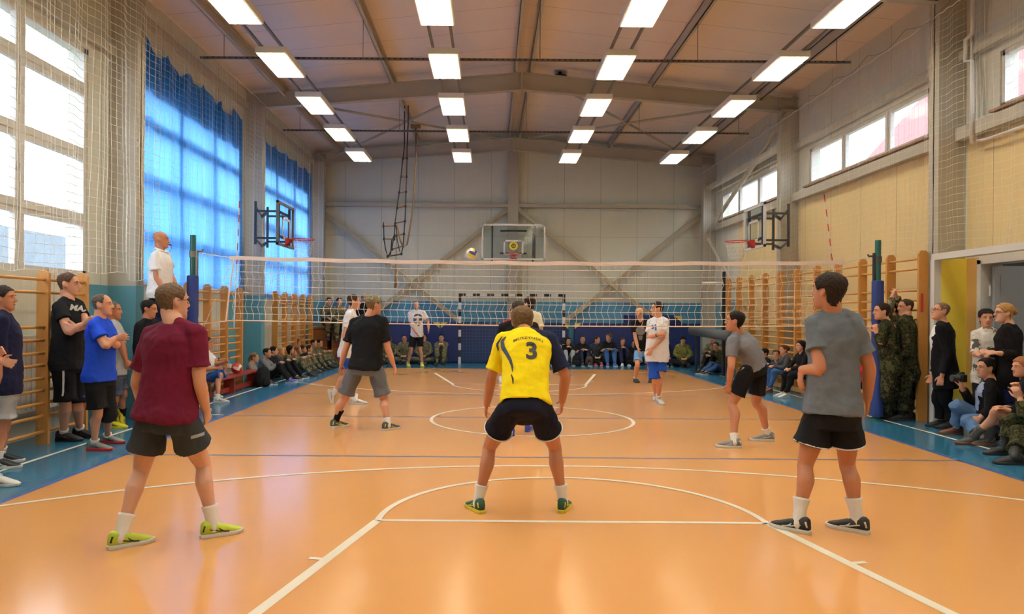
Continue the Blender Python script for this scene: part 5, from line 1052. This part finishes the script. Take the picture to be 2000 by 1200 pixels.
Mh = PEOPLE[-1][1]; w = MB(); w.tube([Mh @ V((0, .10, -.06)), Mh @ V((0, .125, -.062))], .008, 8); w.tube([Mh @ V((.0, .13, -.066)), Mh @ V((.01, .13, -.066))], .011, 10); w.tube([Mh @ V((0, .13, -.07)), Mh @ V((.01, .14, -.12)), Mh @ V((0, .09, -.19)), Mh @ V((0, .05, -.20))], .0025, 6); w.build('whistle', M_black, p, loc=p.location)
nb = (J['shL']+J['shR'])/2; w = MB(); w.tube([nb+V((.075*math.sin(t)+.015, .085*math.cos(t), .075+.0*math.cos(t)-.03*math.sin(t))) for t in [k*2*math.pi/16 for k in range(17)]], .014, 8, cap=False); w.build('collar', C['white'], p, loc=p.location, smooth=True)
# ---------------- standing spectators, left
M_st = lambda c: mat('stripe_%s' % c, dict(white=(200, 198, 190), blue=(36, 70, 170))[c], rough=.8)
J = pose(6.3, dict(head=(-42, 575, 0), shR=(-55, 640, -.16), shL=(-45, 640, .16), elR=(-52, 700, -.22), wrR=(0, 705, -.05), elL=(-40, 700, .2), wrL=(-10, 690, .15), hipR=(-45, 770, -.09), hipL=(-45, 770, .09), knR=(-40, 855, -.06), knL=(-38, 855, .08)), 85, (80, 86), feet=[(-45, 935), (-10, 950)])
person('person in a white top cut off by the left edge, one hand showing', J, dict(near=1, vox=.0095, skin='fair', az=85, hair=short, haircol=BR, hdR=(1, 0, -.25), hnR=(0, -1, .3), curlR=.25, shirt=dict(mat=C['white'], sleeve=.9, end=.05), bottom=dict(mat=C['black'], len=.45), sock=dict(mat=W_SOCK), shoe=SH(WHTS, RUB, REDS, REDS)))
J = pose(7.25, dict(head=(7, 583, 0), shR=(2, 645, -.17), shL=(12, 642, .17), elR=(-6, 705, -.2), wrR=(-2, 762, -.16), elL=(12, 700, .22), wrL=(14, 760, .18), hipR=(8, 758, -.09), hipL=(12, 756, .09), knR=(2, 835, -.06), knL=(8, 833, .08)), 80, (78, 84), s=1.0, feet=[(2, 903), (-4, 915)])
person('man in a navy jersey and light grey shorts at the far left edge', J, dict(near=1, vox=.0085, skin='warm', az=80, haz=78, hair=dict(full, off=.010), haircol=(50, 42, 38), belly=.01, shirt=dict(mat=fabric('deepnavy', (24, 26, 52)), hem=-.10, sleeve=.45, ease=.034, end=.085), bottom=dict(mat=C['lightgrey'], len=.42, end=.125), sock=dict(mat=W_SOCK, h=.08), shoe=SH(BLKS, RUB, REDS, WHTS, s=1.05)))
J = pose(8.55, dict(head=(134, 556, 0), shR=(116, 604, -.16), shL=(148, 598, .12), elR=(134, 648, -.26), wrR=(162, 634, -.20), elL=(170, 632, .0), wrL=(150, 644, -.24), hipR=(124, 708, -.08), hipL=(144, 708, .09), knR=(128, 795, -.06), knL=(151, 792, .08)), 110, (95, 92), s=1.12, feet=[(156, 855), (124, 862)])
p = person('tall man in a black t-shirt with arms crossed by the wall bars', J, dict(s=1.12, near=1, vox=.0085, skin='fair', az=110, haz=78, hair=crop_, haircol=(86, 64, 50), bulk=1.0, hdR=(.8, -.2, .35), hnR=(0, .8, .2), hdL=(-.75, -.3, .2), hnL=(.2, .9, 0), shirt=dict(mat=C['black'], hem=-.12, sleeve=.36, ease=.024, end=.078), bottom=dict(mat=fabric('blackshorts', (16, 16, 20)), len=.50, ease=.03, end=.120), sock=dict(mat=W_SOCK, h=.05), shoe=SH(BLKS, BLKS, BRNS, BRNS)))
q = child(p, 'shorts')[0]; A = P(116, 700, 8.3); decal(p, q, strip([(0, 0), (.01, -.2), (.0, -.44)], .018), A, (0, -1, 0), (0, 0, 1), M_st('white'), 'side_stripe'); A = P(140, 708, 8.3); decal(p, q, strip([(0, 0), (0, -.2), (-.01, -.43)], .022), A, (0, -1, 0), (0, 0, 1), M_st('blue'), 'side_stripe')
q = child(p, 'shirt')[0]; A = P(150, 603, 8.2); decal(p, q, text_mesh('MAX', .09, bold=.004), A, (.45, -1, 0), (.15, 0, 1), mat('print_pale', (170, 168, 160)), 'chest_print')
J = pose(8.05, dict(head=(200, 596, 0), shR=(182, 640, -.17), shL=(206, 638, .16), elR=(206, 676, -.24), wrR=(226, 660, -.12), elL=(228, 674, .02), wrL=(210, 664, -.22), hipR=(186, 735, -.08), hipL=(206, 735, .08), knR=(190, 808, -.05), knL=(209, 806, .10)), 92, (92, 90), s=.98, feet=[(210, 866), (184, 880)])
person('balding man in a bright blue t-shirt and black shorts with arms crossed', J, dict(s=.98, near=1, vox=.0085, skin='fair', az=92, haz=80, hpitch=2, hair=balding, haircol=(92, 82, 74), belly=0, bulk=.96, hdR=(.9, -.3, .1), hnR=(0, .9, .2), hdL=(-.9, .1, .1), hnL=(0, .9, .2), curlL=.6, shirt=dict(mat=C['blue'], hem=-.10, sleeve=.42, ease=.032, end=.086), bottom=dict(mat=C['black'], len=.46, ease=.03, end=.118), sock=dict(mat=W_SOCK, h=.04), shoe=SH(GRYS, REDS, REDS, BLKS)))
J = pose(9.6, dict(head=(221, 607, 0), shR=(218, 640, -.15), shL=(226, 638, .15), elR=(235, 672, -.16), wrR=(245, 704, -.12), elL=(240, 670, .18), wrL=(246, 702, .14), hipR=(226, 725, -.08), hipL=(228, 725, .08), knR=(224, 780, -.04), knL=(240, 770, .10)), 85, (90, 90), s=.96, feet=[(240, 825), (218, 836)])
J['anL'] = P(240, 806, 9.75); J['fdL'] = V((.35, 0, -.9)); J['fuL'] = V((.9, 0, .35))
person('man in a pale grey t-shirt and yellow shoes behind the blue shirted man', J, dict(s=.96, near=1, vox=.0095, skin='tan', az=85, haz=80, hair=crop_, haircol=GY, shirt=dict(mat=C['lightgrey'], hem=-.1, end=.08), bottom=dict(mat=fabric('steel_blue', (62, 70, 88)), len=.45, end=.115), sock=dict(mat=B_SOCK, h=.06), shoe=SH(YELS, YELS, BLKS, BLKS, s=1.05)))
J = pose(9.9, dict(head=(291, 604, 0), shR=(272, 645, -.14), shL=(300, 642, .14), elR=(268, 690, -.16), wrR=(290, 720, -.1), elL=(305, 688, .2), wrL=(318, 715, .15), hipR=(282, 730, -.08), hipL=(290, 730, .08), knR=(284, 778, -.05), knL=(292, 776, .1)), 80, (90, 90), s=.96, feet=[(300, 826), (284, 830)])
person('dark haired young man in a black sweater beside the wooden box', J, dict(s=.96, near=1, vox=.0095, skin='warm', az=80, haz=85, hpitch=-8, hair=dict(short, off=.013), haircol=DK, shirt=dict(mat=C['black'], hem=-.1, sleeve=.92, end=.05), bottom=dict(mat=C['darkjeans'], len=.95, end=.06, name='trousers'), shoe=SH(BLKS, RUB)))
# ---------------- boy on the red bench
J = pose(12.7, dict(head=(403, 671, -.0), shR=(402, 696, -.13), shL=(408, 695, .13), elR=(400, 722, -.16), wrR=(420, 720, -.1), elL=(424, 712, .12), wrL=(436, 708, .06), hipR=(398, 741, -.08), hipL=(400, 741, .08), knR=(430, 733, -.08), knL=(438, 727, .12)), 80, (80, 75), s=.92)
J['anR'] = PF(425, 787)+V((0, 0, .08)); J['anL'] = PF(415, 779)+V((-.05, .1, .08))
person('boy in a white t-shirt and blue shorts sitting on the red bench', J, dict(s=.92, near=1, vox=.0095, skin='warm', az=80, haz=78, hair=dict(full, off=.014), haircol=(50, 36, 28), shirt=dict(mat=C['white'], hem=-.05, end=.078), bottom=dict(mat=fabric('blue_shorts', (40, 76, 140)), len=.40), sock=dict(mat=W_SOCK, h=.06), shoe=SH(WHTS, RUB, GRYS, GRYS)))
# ---------------- sitting crowd
def sit(label, px, py, Y, az, look=None, hair=full, hc=BR, top='sweater', topm=None, legs='darkjeans', legm=None, style='knees', skin='fair', shoe_=None, z0=0.0, female=False, group=None, seat=None, Zh=None, hp=0, var=0, sleeve=.95, near=0, extra=None):
    hd = P(px, py, Y); k = (hd.z-z0)/.80 if seat is None else (hd.z-z0)/1.22; s = max(.80, min(1.0, k**.5*.95)); k = hd.z-z0; f_ = rotdir(az); r_ = V((f_.y, -f_.x, 0)); o0 = V((hd.x, hd.y, z0))-f_*.10*s
    def L(r, f, z): return o0+r_*(r*s)+f_*(f*s)+V((0, 0, z))
    J = dict(head=hd)
    hz = k
    if seat is None:
        pz = .11*s; shz = hz-.20*s
        J.update(hipL=L(-.085, 0, pz), hipR=L(.085, 0, pz), shL=L(-.165, .03, shz), shR=L(.165, .03, shz))
        if style == 'knees':
            v = var*.06; J.update(knL=L(-.13+v, .40, .49*s), knR=L(.12+v, .42, .47*s), anL=L(-.10, .66+v, .085*s), anR=L(.12, .68-v, .085*s), elL=L(-.24, .24, shz-.20*s), elR=L(.24, .24, shz-.20*s), wrL=L(-.07, .44, .48*s+.03), wrR=L(.05, .47, .50*s+.03))
        elif style == 'cross':
            J.update(knL=L(-.34, .30, .16*s), knR=L(.34, .30, .16*s), anL=L(.10, .38, .085*s), anR=L(-.10, .48, .085*s), elL=L(-.26, .14, shz-.24*s), elR=L(.26, .14, shz-.24*s), wrL=L(-.05, .33, .26*s), wrR=L(.06, .34, .25*s))
        elif style == 'chin':
            J.update(knL=L(-.13, .38, .46*s), knR=L(.12, .40, .46*s), anL=L(-.10, .60, .085*s), anR=L(.10, .62, .085*s), elL=L(-.15, .32, shz-.16*s), elR=L(.14, .32, shz-.16*s), wrL=L(-.03, .22, shz+.03), wrR=L(.04, .24, shz+.02))
        else:
            J.update(knL=L(-.12, .42, .26*s), knR=L(.12, .42, .30*s), anL=L(-.12, .80, .085*s), anR=L(.10, .78, .085*s), elL=L(-.24, .12, shz-.25*s), elR=L(.24, .12, shz-.25*s), wrL=L(-.08, .30, .26*s), wrR=L(.08, .32, .28*s))
    else:
        pz = seat-z0+.09; shz = hz-.20*s
        J.update(hipL=L(-.085, 0, pz), hipR=L(.085, 0, pz), shL=L(-.165, .06, shz), shR=L(.165, .06, shz), knL=L(-.11, .40, max(pz-.01, .40*s)), knR=L(.11, .42, max(pz-.01, .40*s)), anL=L(-.10, .42 if seat > .7 else .5, .085*s if seat < .7 else pz-.42*s), anR=L(.12, .42 if seat > .7 else .46, .085*s if seat < .7 else pz-.42*s),
            elL=L(-.22, .20, shz-.24*s), elR=L(.22, .20, shz-.24*s), wrL=L(-.06, .40, pz+.13*s), wrR=L(.06, .41, pz+.12*s))
    J['fdL'] = rotdir(az-8); J['fdR'] = rotdir(az+10)
    c = dict(s=s, skin=skin, az=az, haz=az if look is None else look, hpitch=hp, hair=hair, haircol=hc, near=near, vox=.014 if near else .016, armw=.9 if female else 1, bulk=.92 if female else 1, curl=.6, hdL=r_*.9+f_*.2, hdR=-r_*.9+f_*.2, hnL=V((0, 0, -1)), hnR=V((0, 0, -1)),
        shirt=dict(mat=topm or C[top], hem=-.10, sleeve=sleeve, ease=.026, end=.05 if sleeve > .6 else .078, name='jacket' if (topm is not None) else 'sweater'), bottom=dict(mat=legm or C[legs], len=.95, ease=.018, end=.062, name='trousers'), shoe=shoe_ or SH(BLKS, RUB))
    if extra: c.update(extra)
    return person(label, J, c, group)
lg_ = dict(full, long=.17, off=.018, front=.075); bunh = dict(full, off=.010, bun=(0, -.115, .03)); BT = SH(BLKS, BLKS, boot=1)
sit('light brown haired girl in a grey sweater at the near end of the seated row', 497, 699, 15.4, 85, 85, dict(full, off=.012, tail=1), LB, 'sweater', legs='darkjeans', style='cross', female=True, near=1)
sit('dark haired boy in a grey sweater leaning on his knees in the left row', 522, 690, 16.0, 88, 95, short, DK, 'midgrey', legs='black', near=1, shoe_=SH(BLUS, WHTS))
sit('dark haired boy behind the one in the grey sweater', 535, 686, 16.6, 85, 80, short, DK, 'black', legs='black')
sit('blond young man sitting with bare forearms on his knees', 548, 686, 17.0, 82, 85, short, BL, 'charcoal', legs='black', sleeve=.4)
sit('black curly haired woman in camouflage trousers in the left row', 567, 684, 17.7, 88, 75, lg_, (22, 18, 18), topm=CAM2, legm=CAM2, female=True, shoe_=BT, near=1)
sit('dark blond woman soldier leaning behind the black haired woman', 573, 689, 18.3, 90, 85, dict(full, tail=1), BR, topm=CAM2, legm=CAM2, female=True, shoe_=BT)
sit('long fair haired woman soldier in the left row', 582, 684, 18.7, 88, 88, lg_, LB, topm=CAM2, legm=CAM2, female=True, shoe_=BT, near=1)
sit('reddish haired woman leaning on the wall bars behind the soldiers', 580, 671, 19.3, 95, 90, lg_, (90, 44, 36), 'black', legs='black', female=True)
sit('dark haired woman soldier beside the long fair haired one', 592, 682, 19.3, 88, 88, full, BR, topm=CAM2, legm=CAM2, female=True, shoe_=BT)
sit('soldier with tied back hair looking ahead in the left row', 604, 682, 19.7, 88, 85, dict(short, tail=0), DK, topm=CAM2, legm=CAM2, shoe_=BT, near=1)
sit('short haired soldier near the corner boxes with raised chin', 613, 671, 20.4, 95, 95, crop_, DK, topm=CAM2, legm=CAM2, shoe_=BT, near=1)
sit('soldier with arms folded on his knees closest to the corner boxes', 624, 671, 20.7, 100, 100, crop_, DK, topm=CAM2, legm=CAM2, shoe_=BT, near=1)
sit('soldier sitting on the left corner box', 642, 590, 21.3, 150, 140, crop_, DK, topm=CAM2, legm=CAM2, seat=1.15, shoe_=BT)
sit('soldier sitting on the right corner box', 663, 590, 21.2, 160, 150, crop_, DK, topm=CAM2, legm=CAM2, seat=1.10, shoe_=BT)
J = pose(22.2, dict(head=(712, 583, 0), shR=(700, 604, 0), shL=(722, 604, 0), elR=(699, 624, 0), wrR=(704, 640, -.1), elL=(724, 624, 0), wrL=(720, 640, -.1), hipR=(705, 648, 0), hipL=(717, 648, 0), knR=(705, 676, 0), knL=(717, 676, 0)), 180, (180, 180), feet=[(717, 709), (705, 709)])
person('fair haired person in black standing before the back wall behind the capped player', J, dict(skin='fair', az=180, haz=120, hair=short, haircol=BL, shirt=dict(mat=C['black'], sleeve=.95, end=.05), bottom=dict(mat=C['black'], len=.95, end=.06, name='trousers'), shoe=SH(BLKS, BLKS)))
GR = 'spectators on the floor by the back wall'
sit('soldier seated by the back wall, partly behind the capped player', 760, 664, 22.2, 180, 185, crop_, BR, topm=CAM2, legm=CAM2, style='cross', shoe_=BT, group=GR)
sit('dark haired soldier seated by the back wall left of the server', 790, 662, 22.2, 180, 175, short, DK, topm=CAM2, legm=CAM2, style='cross', shoe_=BT, group=GR, near=1)
sit('soldier seated cross legged just right of the server', 828, 660, 22.2, 180, 190, short, DK, topm=CAM2, legm=CAM2, style='cross', shoe_=BT, group=GR, near=1)
sit('dark haired soldier hugging his knees left of the goal', 862, 661, 22.2, 180, 178, short, DK, topm=CAM2, legm=CAM2, style='chin', shoe_=BT, group=GR, near=1)
sit('long haired girl seated inside the right goal post', 1084, 665, 22.2, 185, 195, lg_, (52, 34, 28), 'sweater', legs='black', style='cross', female=True, group=GR)
sit('girl with hand at her mouth just right of the goal post', 1110, 667, 22.2, 180, 175, lg_, DK, 'black', legs='lightgrey', style='chin', female=True, group=GR)
sit('boy in black resting his hands on one knee, second right of the goal', 1138, 664, 22.2, 175, 185, short, BR, 'black', legs='darkjeans', style='knees', group=GR, sleeve=.5, near=1)
sit('laughing young man in a dark hooded sweater turning to his left', 1166, 664, 22.2, 180, 130, full, BR, topm=fabric('dark_slate', (44, 50, 60)), legs='black', style='cross', group=GR, shoe_=SH(REDS, RUB), near=1)
sit('boy in blue jeans with crossed forearms by the back wall', 1189, 660, 22.2, 180, 225, dict(full, off=.018), (92, 60, 40), 'black', legs='jeans', style='knees', group=GR, sleeve=.5, shoe_=SH(BLUS, RUB), near=1)
sit('girl in dark clothes and white shoes with hands at her chin', 1216, 668, 22.2, 180, 178, lg_, (70, 48, 36), 'navy', legs='navy', style='chin', female=True, group=GR, shoe_=SH(WHTS, RUB))
sit('person in black seated behind the bald leaning player', 1238, 672, 22.2, 180, 180, short, DK, 'black', legs='black', style='cross', group=GR)
sit('person in dark clothes seated behind the white number 3 player', 1303, 670, 22.2, 182, 190, short, (80, 50, 40), 'navy', legs='darkjeans', style='cross', group=GR)
sit('soldier in yellowish camouflage and a dark hat looking down', 1334, 665, 21.8, 185, 190, dict(full, off=.02), (20, 20, 22), topm=camo_mat('yellowish_camouflage', [(92, 90, 44), (128, 122, 62), (70, 70, 40), (140, 132, 80)], 11), legs='black', style='cross', hp=-25, shoe_=BT, near=1)
sit('soldier sitting highest in the rear right corner group', 1394, 663, 20.6, 205, 230, dict(short), DK, topm=CAM2, legs='black', style='knees', shoe_=BT, near=1)
sit('soldier leaning on an elbow in the middle of the right corner group', 1398, 677, 19.8, 235, 225, short, DK, topm=CAM1, legs='black', style='knees', shoe_=BT, near=1)
sit('grinning soldier in front of the right corner group', 1413, 680, 19.2, 250, 200, crop_, DK, topm=CAM1, legs='jeans', style='flat', shoe_=SH(BLKS, RUB), near=1, extra=dict(smile=1))
sit('person in black with dark hair behind the crouching grey player', 1493, 690, 16.2, 262, 265, full, (26, 22, 20), 'black', legs='black', seat=.34, female=True)
sit('small round faced child peeking between the seated girls', 1516, 693, 15.6, 255, 215, dict(full, off=.012), (84, 56, 42), 'charcoal', legs='darkjeans', seat=.34, female=True, extra=dict(heads=1.05))
sit('woman in a grey cardigan and blue jeans with a brown hair bun', 1531, 684, 14.8, 268, 262, bunh, (78, 42, 32), topm=fabric('grey_cardigan', (66, 66, 72)), legs='jeans', seat=.34, female=True, near=1, shoe_=SH(BRNS, BRNS))
sit('long black haired woman partly hidden by the tall grey player', 1564, 677, 13.9, 262, 262, lg_, (20, 16, 18), 'black', legs='black', seat=.34, female=True, near=1, shoe_=SH(WHTS, RUB))
sit('dark haired person in red seated behind the tall grey player', 1688, 700, 12.2, 265, 265, full, DK, 'red', legs='navy', seat=.34, near=1, shoe_=SH(BLKS, RUB))
# ---------------- right side, standing
FL = mat('flag_patch_white', (220, 220, 220)); FR = mat('flag_patch_red', (190, 40, 40))
J = pose(11.3, dict(head=(1737, 604, .15), shR=(1748, 632, .1), shL=(1730, 632, -.1), elL=(1738, 603, -.15), elR=(1762, 606, .12), wrL=(1742, 580, -.1), wrR=(1751, 579, -.02), hipR=(1748, 715, .08), hipL=(1738, 715, -.08), knR=(1748, 770, 0), knL=(1738, 770, 0)), 270, (-85, -90), feet=[(1738, 815), (1750, 815)])
for k_, dy_ in (('head', .35),): J[k_] = P(1740, 606, 11.45)
person('soldier behind the post with hands clasped above the others', J, dict(near=1, vox=.0095, skin='fair', az=-85, hair=crop_, haircol=DK, hdL=(.3, 0, .9), hdR=(-.3, 0, .9), hnL=(1, 0, 0), hnR=(-1, 0, 0), shirt=dict(mat=CAM2, sleeve=.95, end=.055), bottom=dict(mat=CAM1, len=.9, name='trousers', end=.075), shoe=BT))
J = pose(10.85, dict(head=(1769, 601, .1), shL=(1764, 640, -.16), shR=(1774, 638, .18), elL=(1772, 690, -.18), wrL=(1750, 700, -.12), elR=(1780, 688, .2), wrR=(1755, 695, .15), hipL=(1768, 728, -.08), hipR=(1774, 728, .09), knL=(1764, 775, -.05), knR=(1774, 775, .1)), 270, (-85, -88), s=1.02, feet=[(1762, 822), (1776, 821)])
p = person('taller soldier in dark camouflage standing before the wall bars', J, dict(s=1.02, near=1, vox=.0095, skin='fair', az=-85, haz=-88, hair=crop_, haircol=(60, 44, 34), shirt=dict(mat=CAM1, sleeve=.95, end=.058, ease=.034), bottom=dict(mat=CAM1, len=.9, name='trousers', end=.08, ease=.03), shoe=BT))
J = pose(10.75, dict(head=(1722, 609, 0), shL=(1728, 640, -.16), shR=(1736, 638, .16), elL=(1720, 672, -.22), wrL=(1713, 650, -.14), elR=(1722, 672, .2), wrR=(1711, 648, .02), hipL=(1738, 718, -.08), hipR=(1742, 718, .08), knL=(1732, 770, -.05), knR=(1746, 770, .1)), 270, (-85, -80), s=1.0, feet=[(1730, 820), (1748, 819)])
p = person('soldier with fists at his chest beside the right net post', J, dict(near=1, vox=.0085, skin='fair', az=-80, haz=-82, hair=dict(short, off=.012), haircol=(44, 32, 26), hdL=(-.3, .1, 1), hnL=(.2, 1, 0), hdR=(-.2, -.1, 1), hnR=(.2, -1, 0), curl=.8, watch='L', shirt=dict(mat=CAM1, sleeve=.93, end=.058, ease=.034), bottom=dict(mat=CAM1, len=.9, name='trousers', end=.08, ease=.03), shoe=BT))
for rt_, px in ((p, 1738), (PEOPLE[-2][0], 1786)):
    q = child(rt_, 'shirt')[0]; A = P(px, 637 if px < 1750 else 624, 10.8); decal(rt_, q, [[(-.03, 0), (.03, 0), (.03, .02), (-.03, .02)]], A, (0, -1, 0), (0, 0, 1), FL, 'flag_patch'); decal(rt_, q, [[(-.03, -.02), (.03, -.02), (.03, 0), (-.03, 0)]], A, (0, -1, 0), (0, 0, 1), FR, 'flag_patch')
J = pose(10.15, dict(head=(1837, 609, 0), shL=(1838, 650, -.17), shR=(1846, 648, .17), elL=(1852, 692, -.20), wrL=(1840, 735, -.16), elR=(1842, 690, .2), wrR=(1822, 733, .16), hipL=(1844, 732, -.08), hipR=(1848, 730, .08), knL=(1848, 782, -.05), knR=(1832, 780, .08)), 270, (-85, -88), s=1.02, feet=[(1858, 838), (1838, 834)])
person('shaven headed man in a black suit and glasses looking up by the doorway', J, dict(s=1.02, near=1, vox=.0085, skin='fair', az=-86, haz=-84, hpitch=12, hair=dict(crop_, off=.003), haircol=(110, 84, 70), glasses=1, belly=.02, bulk=1.02, inner=dict(mat=C['white'], hem=-.02), shirt=dict(mat=fabric('suit_black', (18, 18, 22)), hem=-.30, sleeve=.93, ease=.030, end=.062, name='jacket'), bottom=dict(mat=fabric('suit_trousers', (16, 16, 20)), len=.95, ease=.022, end=.075, name='trousers'), shoe=SH(BLKS, BLKS)))
J = pose(9.75, dict(head=(1926, 622, 0), shR=(1907, 660, .03), shL=(1948, 658, -.03), elR=(1904, 690, -.08), wrR=(1918, 696, -.26), elL=(1942, 690, -.10), wrL=(1924, 697, -.26), hipR=(1915, 733, 0), hipL=(1938, 733, 0), knR=(1916, 800, 0), knL=(1938, 800, 0)), 200, (180, 180), s=.94, feet=[(1940, 850), (1918, 850)])
person('smiling dark haired woman in a white patterned blouse by the open door', J, dict(s=.94, near=1, vox=.0085, skin='fair', az=195, haz=200, hpitch=-4, smile=1, hair=dict(full, off=.018), haircol=(26, 20, 20), armw=1.05, hdR=(.7, -.2, .3), hdL=(-.7, -.2, .3), hnR=(0, .5, -1), hnL=(0, .5, -1),
     shirt=dict(mat=camo_mat('patterned_blouse', [(90, 88, 84), (206, 202, 190), (214, 210, 200), (206, 202, 194)], 7), hem=-.2, sleeve=.62, end=.062, name='blouse'), bottom=dict(mat=C['black'], len=.95, name='trousers', end=.06), shoe=SH(BLKS, BLKS)))
J = pose(9.3, dict(head=(1961, 612, 0), shL=(1968, 655, -.17), shR=(1978, 652, .16), elL=(1984, 694, -.22), wrL=(1948, 690, -.24), elR=(1960, 692, .1), wrR=(1934, 688, -.10), hipL=(1968, 735, -.08), hipR=(1972, 735, .08), knL=(1966, 800, -.05), knR=(1972, 800, .08)), 270, (-85, -80), s=.98, feet=[(1964, 858), (1972, 855)])
person('blonde woman with a hair bun and glasses in a black cardigan', J, dict(s=.98, near=1, vox=.0085, skin='pale', az=-75, haz=-80, hair=dict(full, off=.014, bun=(0, -.12, .02)), haircol=(168, 128, 78), glasses=1, bulk=1.08, hdL=(-.9, -.1, .1), hdR=(-.8, -.3, .1), hnL=(0, .7, -1), hnR=(0, .7, -1), shirt=dict(mat=fabric('cardigan_black', (18, 17, 20)), hem=-.25, sleeve=.90, ease=.034, end=.062, name='cardigan'), bottom=dict(mat=fabric('blue_skirt', (26, 36, 80)), len=.9, name='trousers', end=.075), shoe=SH(BLKS, BLKS)))
# photographer kneeling
J = pose(9.3, dict(head=(1926, 719, 0), shL=(1938, 764, -.17), shR=(1934, 760, .17), elL=(1932, 800, -.22), wrL=(1915, 816, -.2), elR=(1896, 786, .12), wrR=(1879, 758, .02), hipL=(1930, 826, -.08), hipR=(1930, 824, .09), knL=(1887, 822, -.10), knR=(1868, 790, .12)), 270, (-88, -80), s=1.0)
J['anR'] = PF(1868, 849)+V((0, 0, .088)); J['anL'] = PF(1912, 866)+V((0, 0, .09)); J['fdL'] = rotdir(-90)
p = person('photographer in a black jacket and blue jeans crouching with a camera', J, dict(near=1, vox=.0085, skin='fair', az=-88, haz=-86, hair=dict(short, off=.012), haircol=(34, 28, 26), inner=dict(mat=C['shirtblue'], hem=.0), shirt=dict(mat=fabric('jacket_black', (20, 20, 23)), hem=-.1, sleeve=.93, ease=.03, end=.058, name='jacket'), bottom=dict(mat=C['denim'], len=.9, ease=.024, end=.085, name='trousers'), sock=dict(mat=C['lightgrey'], h=.08), shoe=SH(BRNS, BRNS, BRNS, BRNS), hdR=(-.2, 0, 1), hnR=(-1, 0, 0), curlR=.7))
cm = J['wrR']+V((-.02, -.02, .13)); o = empty('camera', cm, 'black camera with a long lens in the hand of the crouching photographer', 'camera'); w = MB(); w.rbox(cm.x-.035, cm.x+.035, cm.y-.07, cm.y+.07, cm.z-.05, cm.z+.045, .01); w.rbox(cm.x-.03, cm.x+.03, cm.y-.03, cm.y+.03, cm.z+.04, cm.z+.075, .01); w.build('camera_body', M_black, o, loc=cm)
w = MB(); w.tube([cm+V((-.03, 0, -.005)), cm+V((-.08, 0, -.005)), cm+V((-.082, 0, -.005)), cm+V((-.13, 0, -.005))], [.036, .036, .042, .042], 18); w.build('lens', M_dark, o, loc=cm, smooth=True, sharp=.7)
J = pose(8.7, dict(head=(1996, 718, 0), shL=(2008, 770, -.15), shR=(2010, 766, .15), elL=(1998, 812, -.16), wrL=(1962, 800, -.14), elR=(2000, 806, .14), wrR=(1964, 796, .0), hipL=(2012, 838, -.08), hipR=(2014, 834, .08), knL=(1946, 806, -.08), knR=(1952, 806, .08)), 270, (-80, -84), s=.95)
J['anL'] = PF(1900, 869)+V((0, 0, .088)); J['anR'] = PF(1925, 874)+V((.1, .1, .088))
person('red blonde woman in a dark skirt sitting at the right edge', J, dict(s=.95, near=1, vox=.0085, skin='fair', az=-84, haz=-84, hair=dict(full, off=.018, long=.115), haircol=(140, 92, 60), hdL=(-.8, 0, .1), hdR=(-.8, 0, .1), hnL=(0, 0, -1), hnR=(0, 0, -1), shirt=dict(mat=C['black'], sleeve=.9, end=.055, name='jacket'), skirt=dict(mat=C['skirt'], len=.85), shoe=SH(DGRY, BRNS, boot=1)))
J = pose(8.1, dict(head=(2042, 722, 0), shL=(2045, 785, -.16), shR=(2050, 780, .16), elL=(2000, 815, -.2), wrL=(1992, 778, -.12), elR=(2005, 810, .1), wrR=(1990, 765, .05), hipL=(2045, 865, -.08), hipR=(2048, 860, .1), knL=(1988, 845, -.1), knR=(1976, 822, .12)), 270, (-82, -84), s=1.02)
J['anL'] = PF(1982, 908)+V((0, 0, .09)); J['anR'] = PF(1960, 889)+V((0, 0, .09))
person('soldier at the right edge with laced black boots and raised hands', J, dict(s=1.02, near=1, vox=.0085, skin='fair', az=-84, hair=short, haircol=BR, hdL=(-.4, 0, .8), hdR=(-.4, 0, .8), curl=.7, shirt=dict(mat=CAM1, sleeve=.93, end=.06, ease=.034), bottom=dict(mat=CAM1, len=.86, ease=.032, end=.09, name='trousers'), shoe=SH(BLKS, BLKS, GRYS, BLKS, boot=1)))
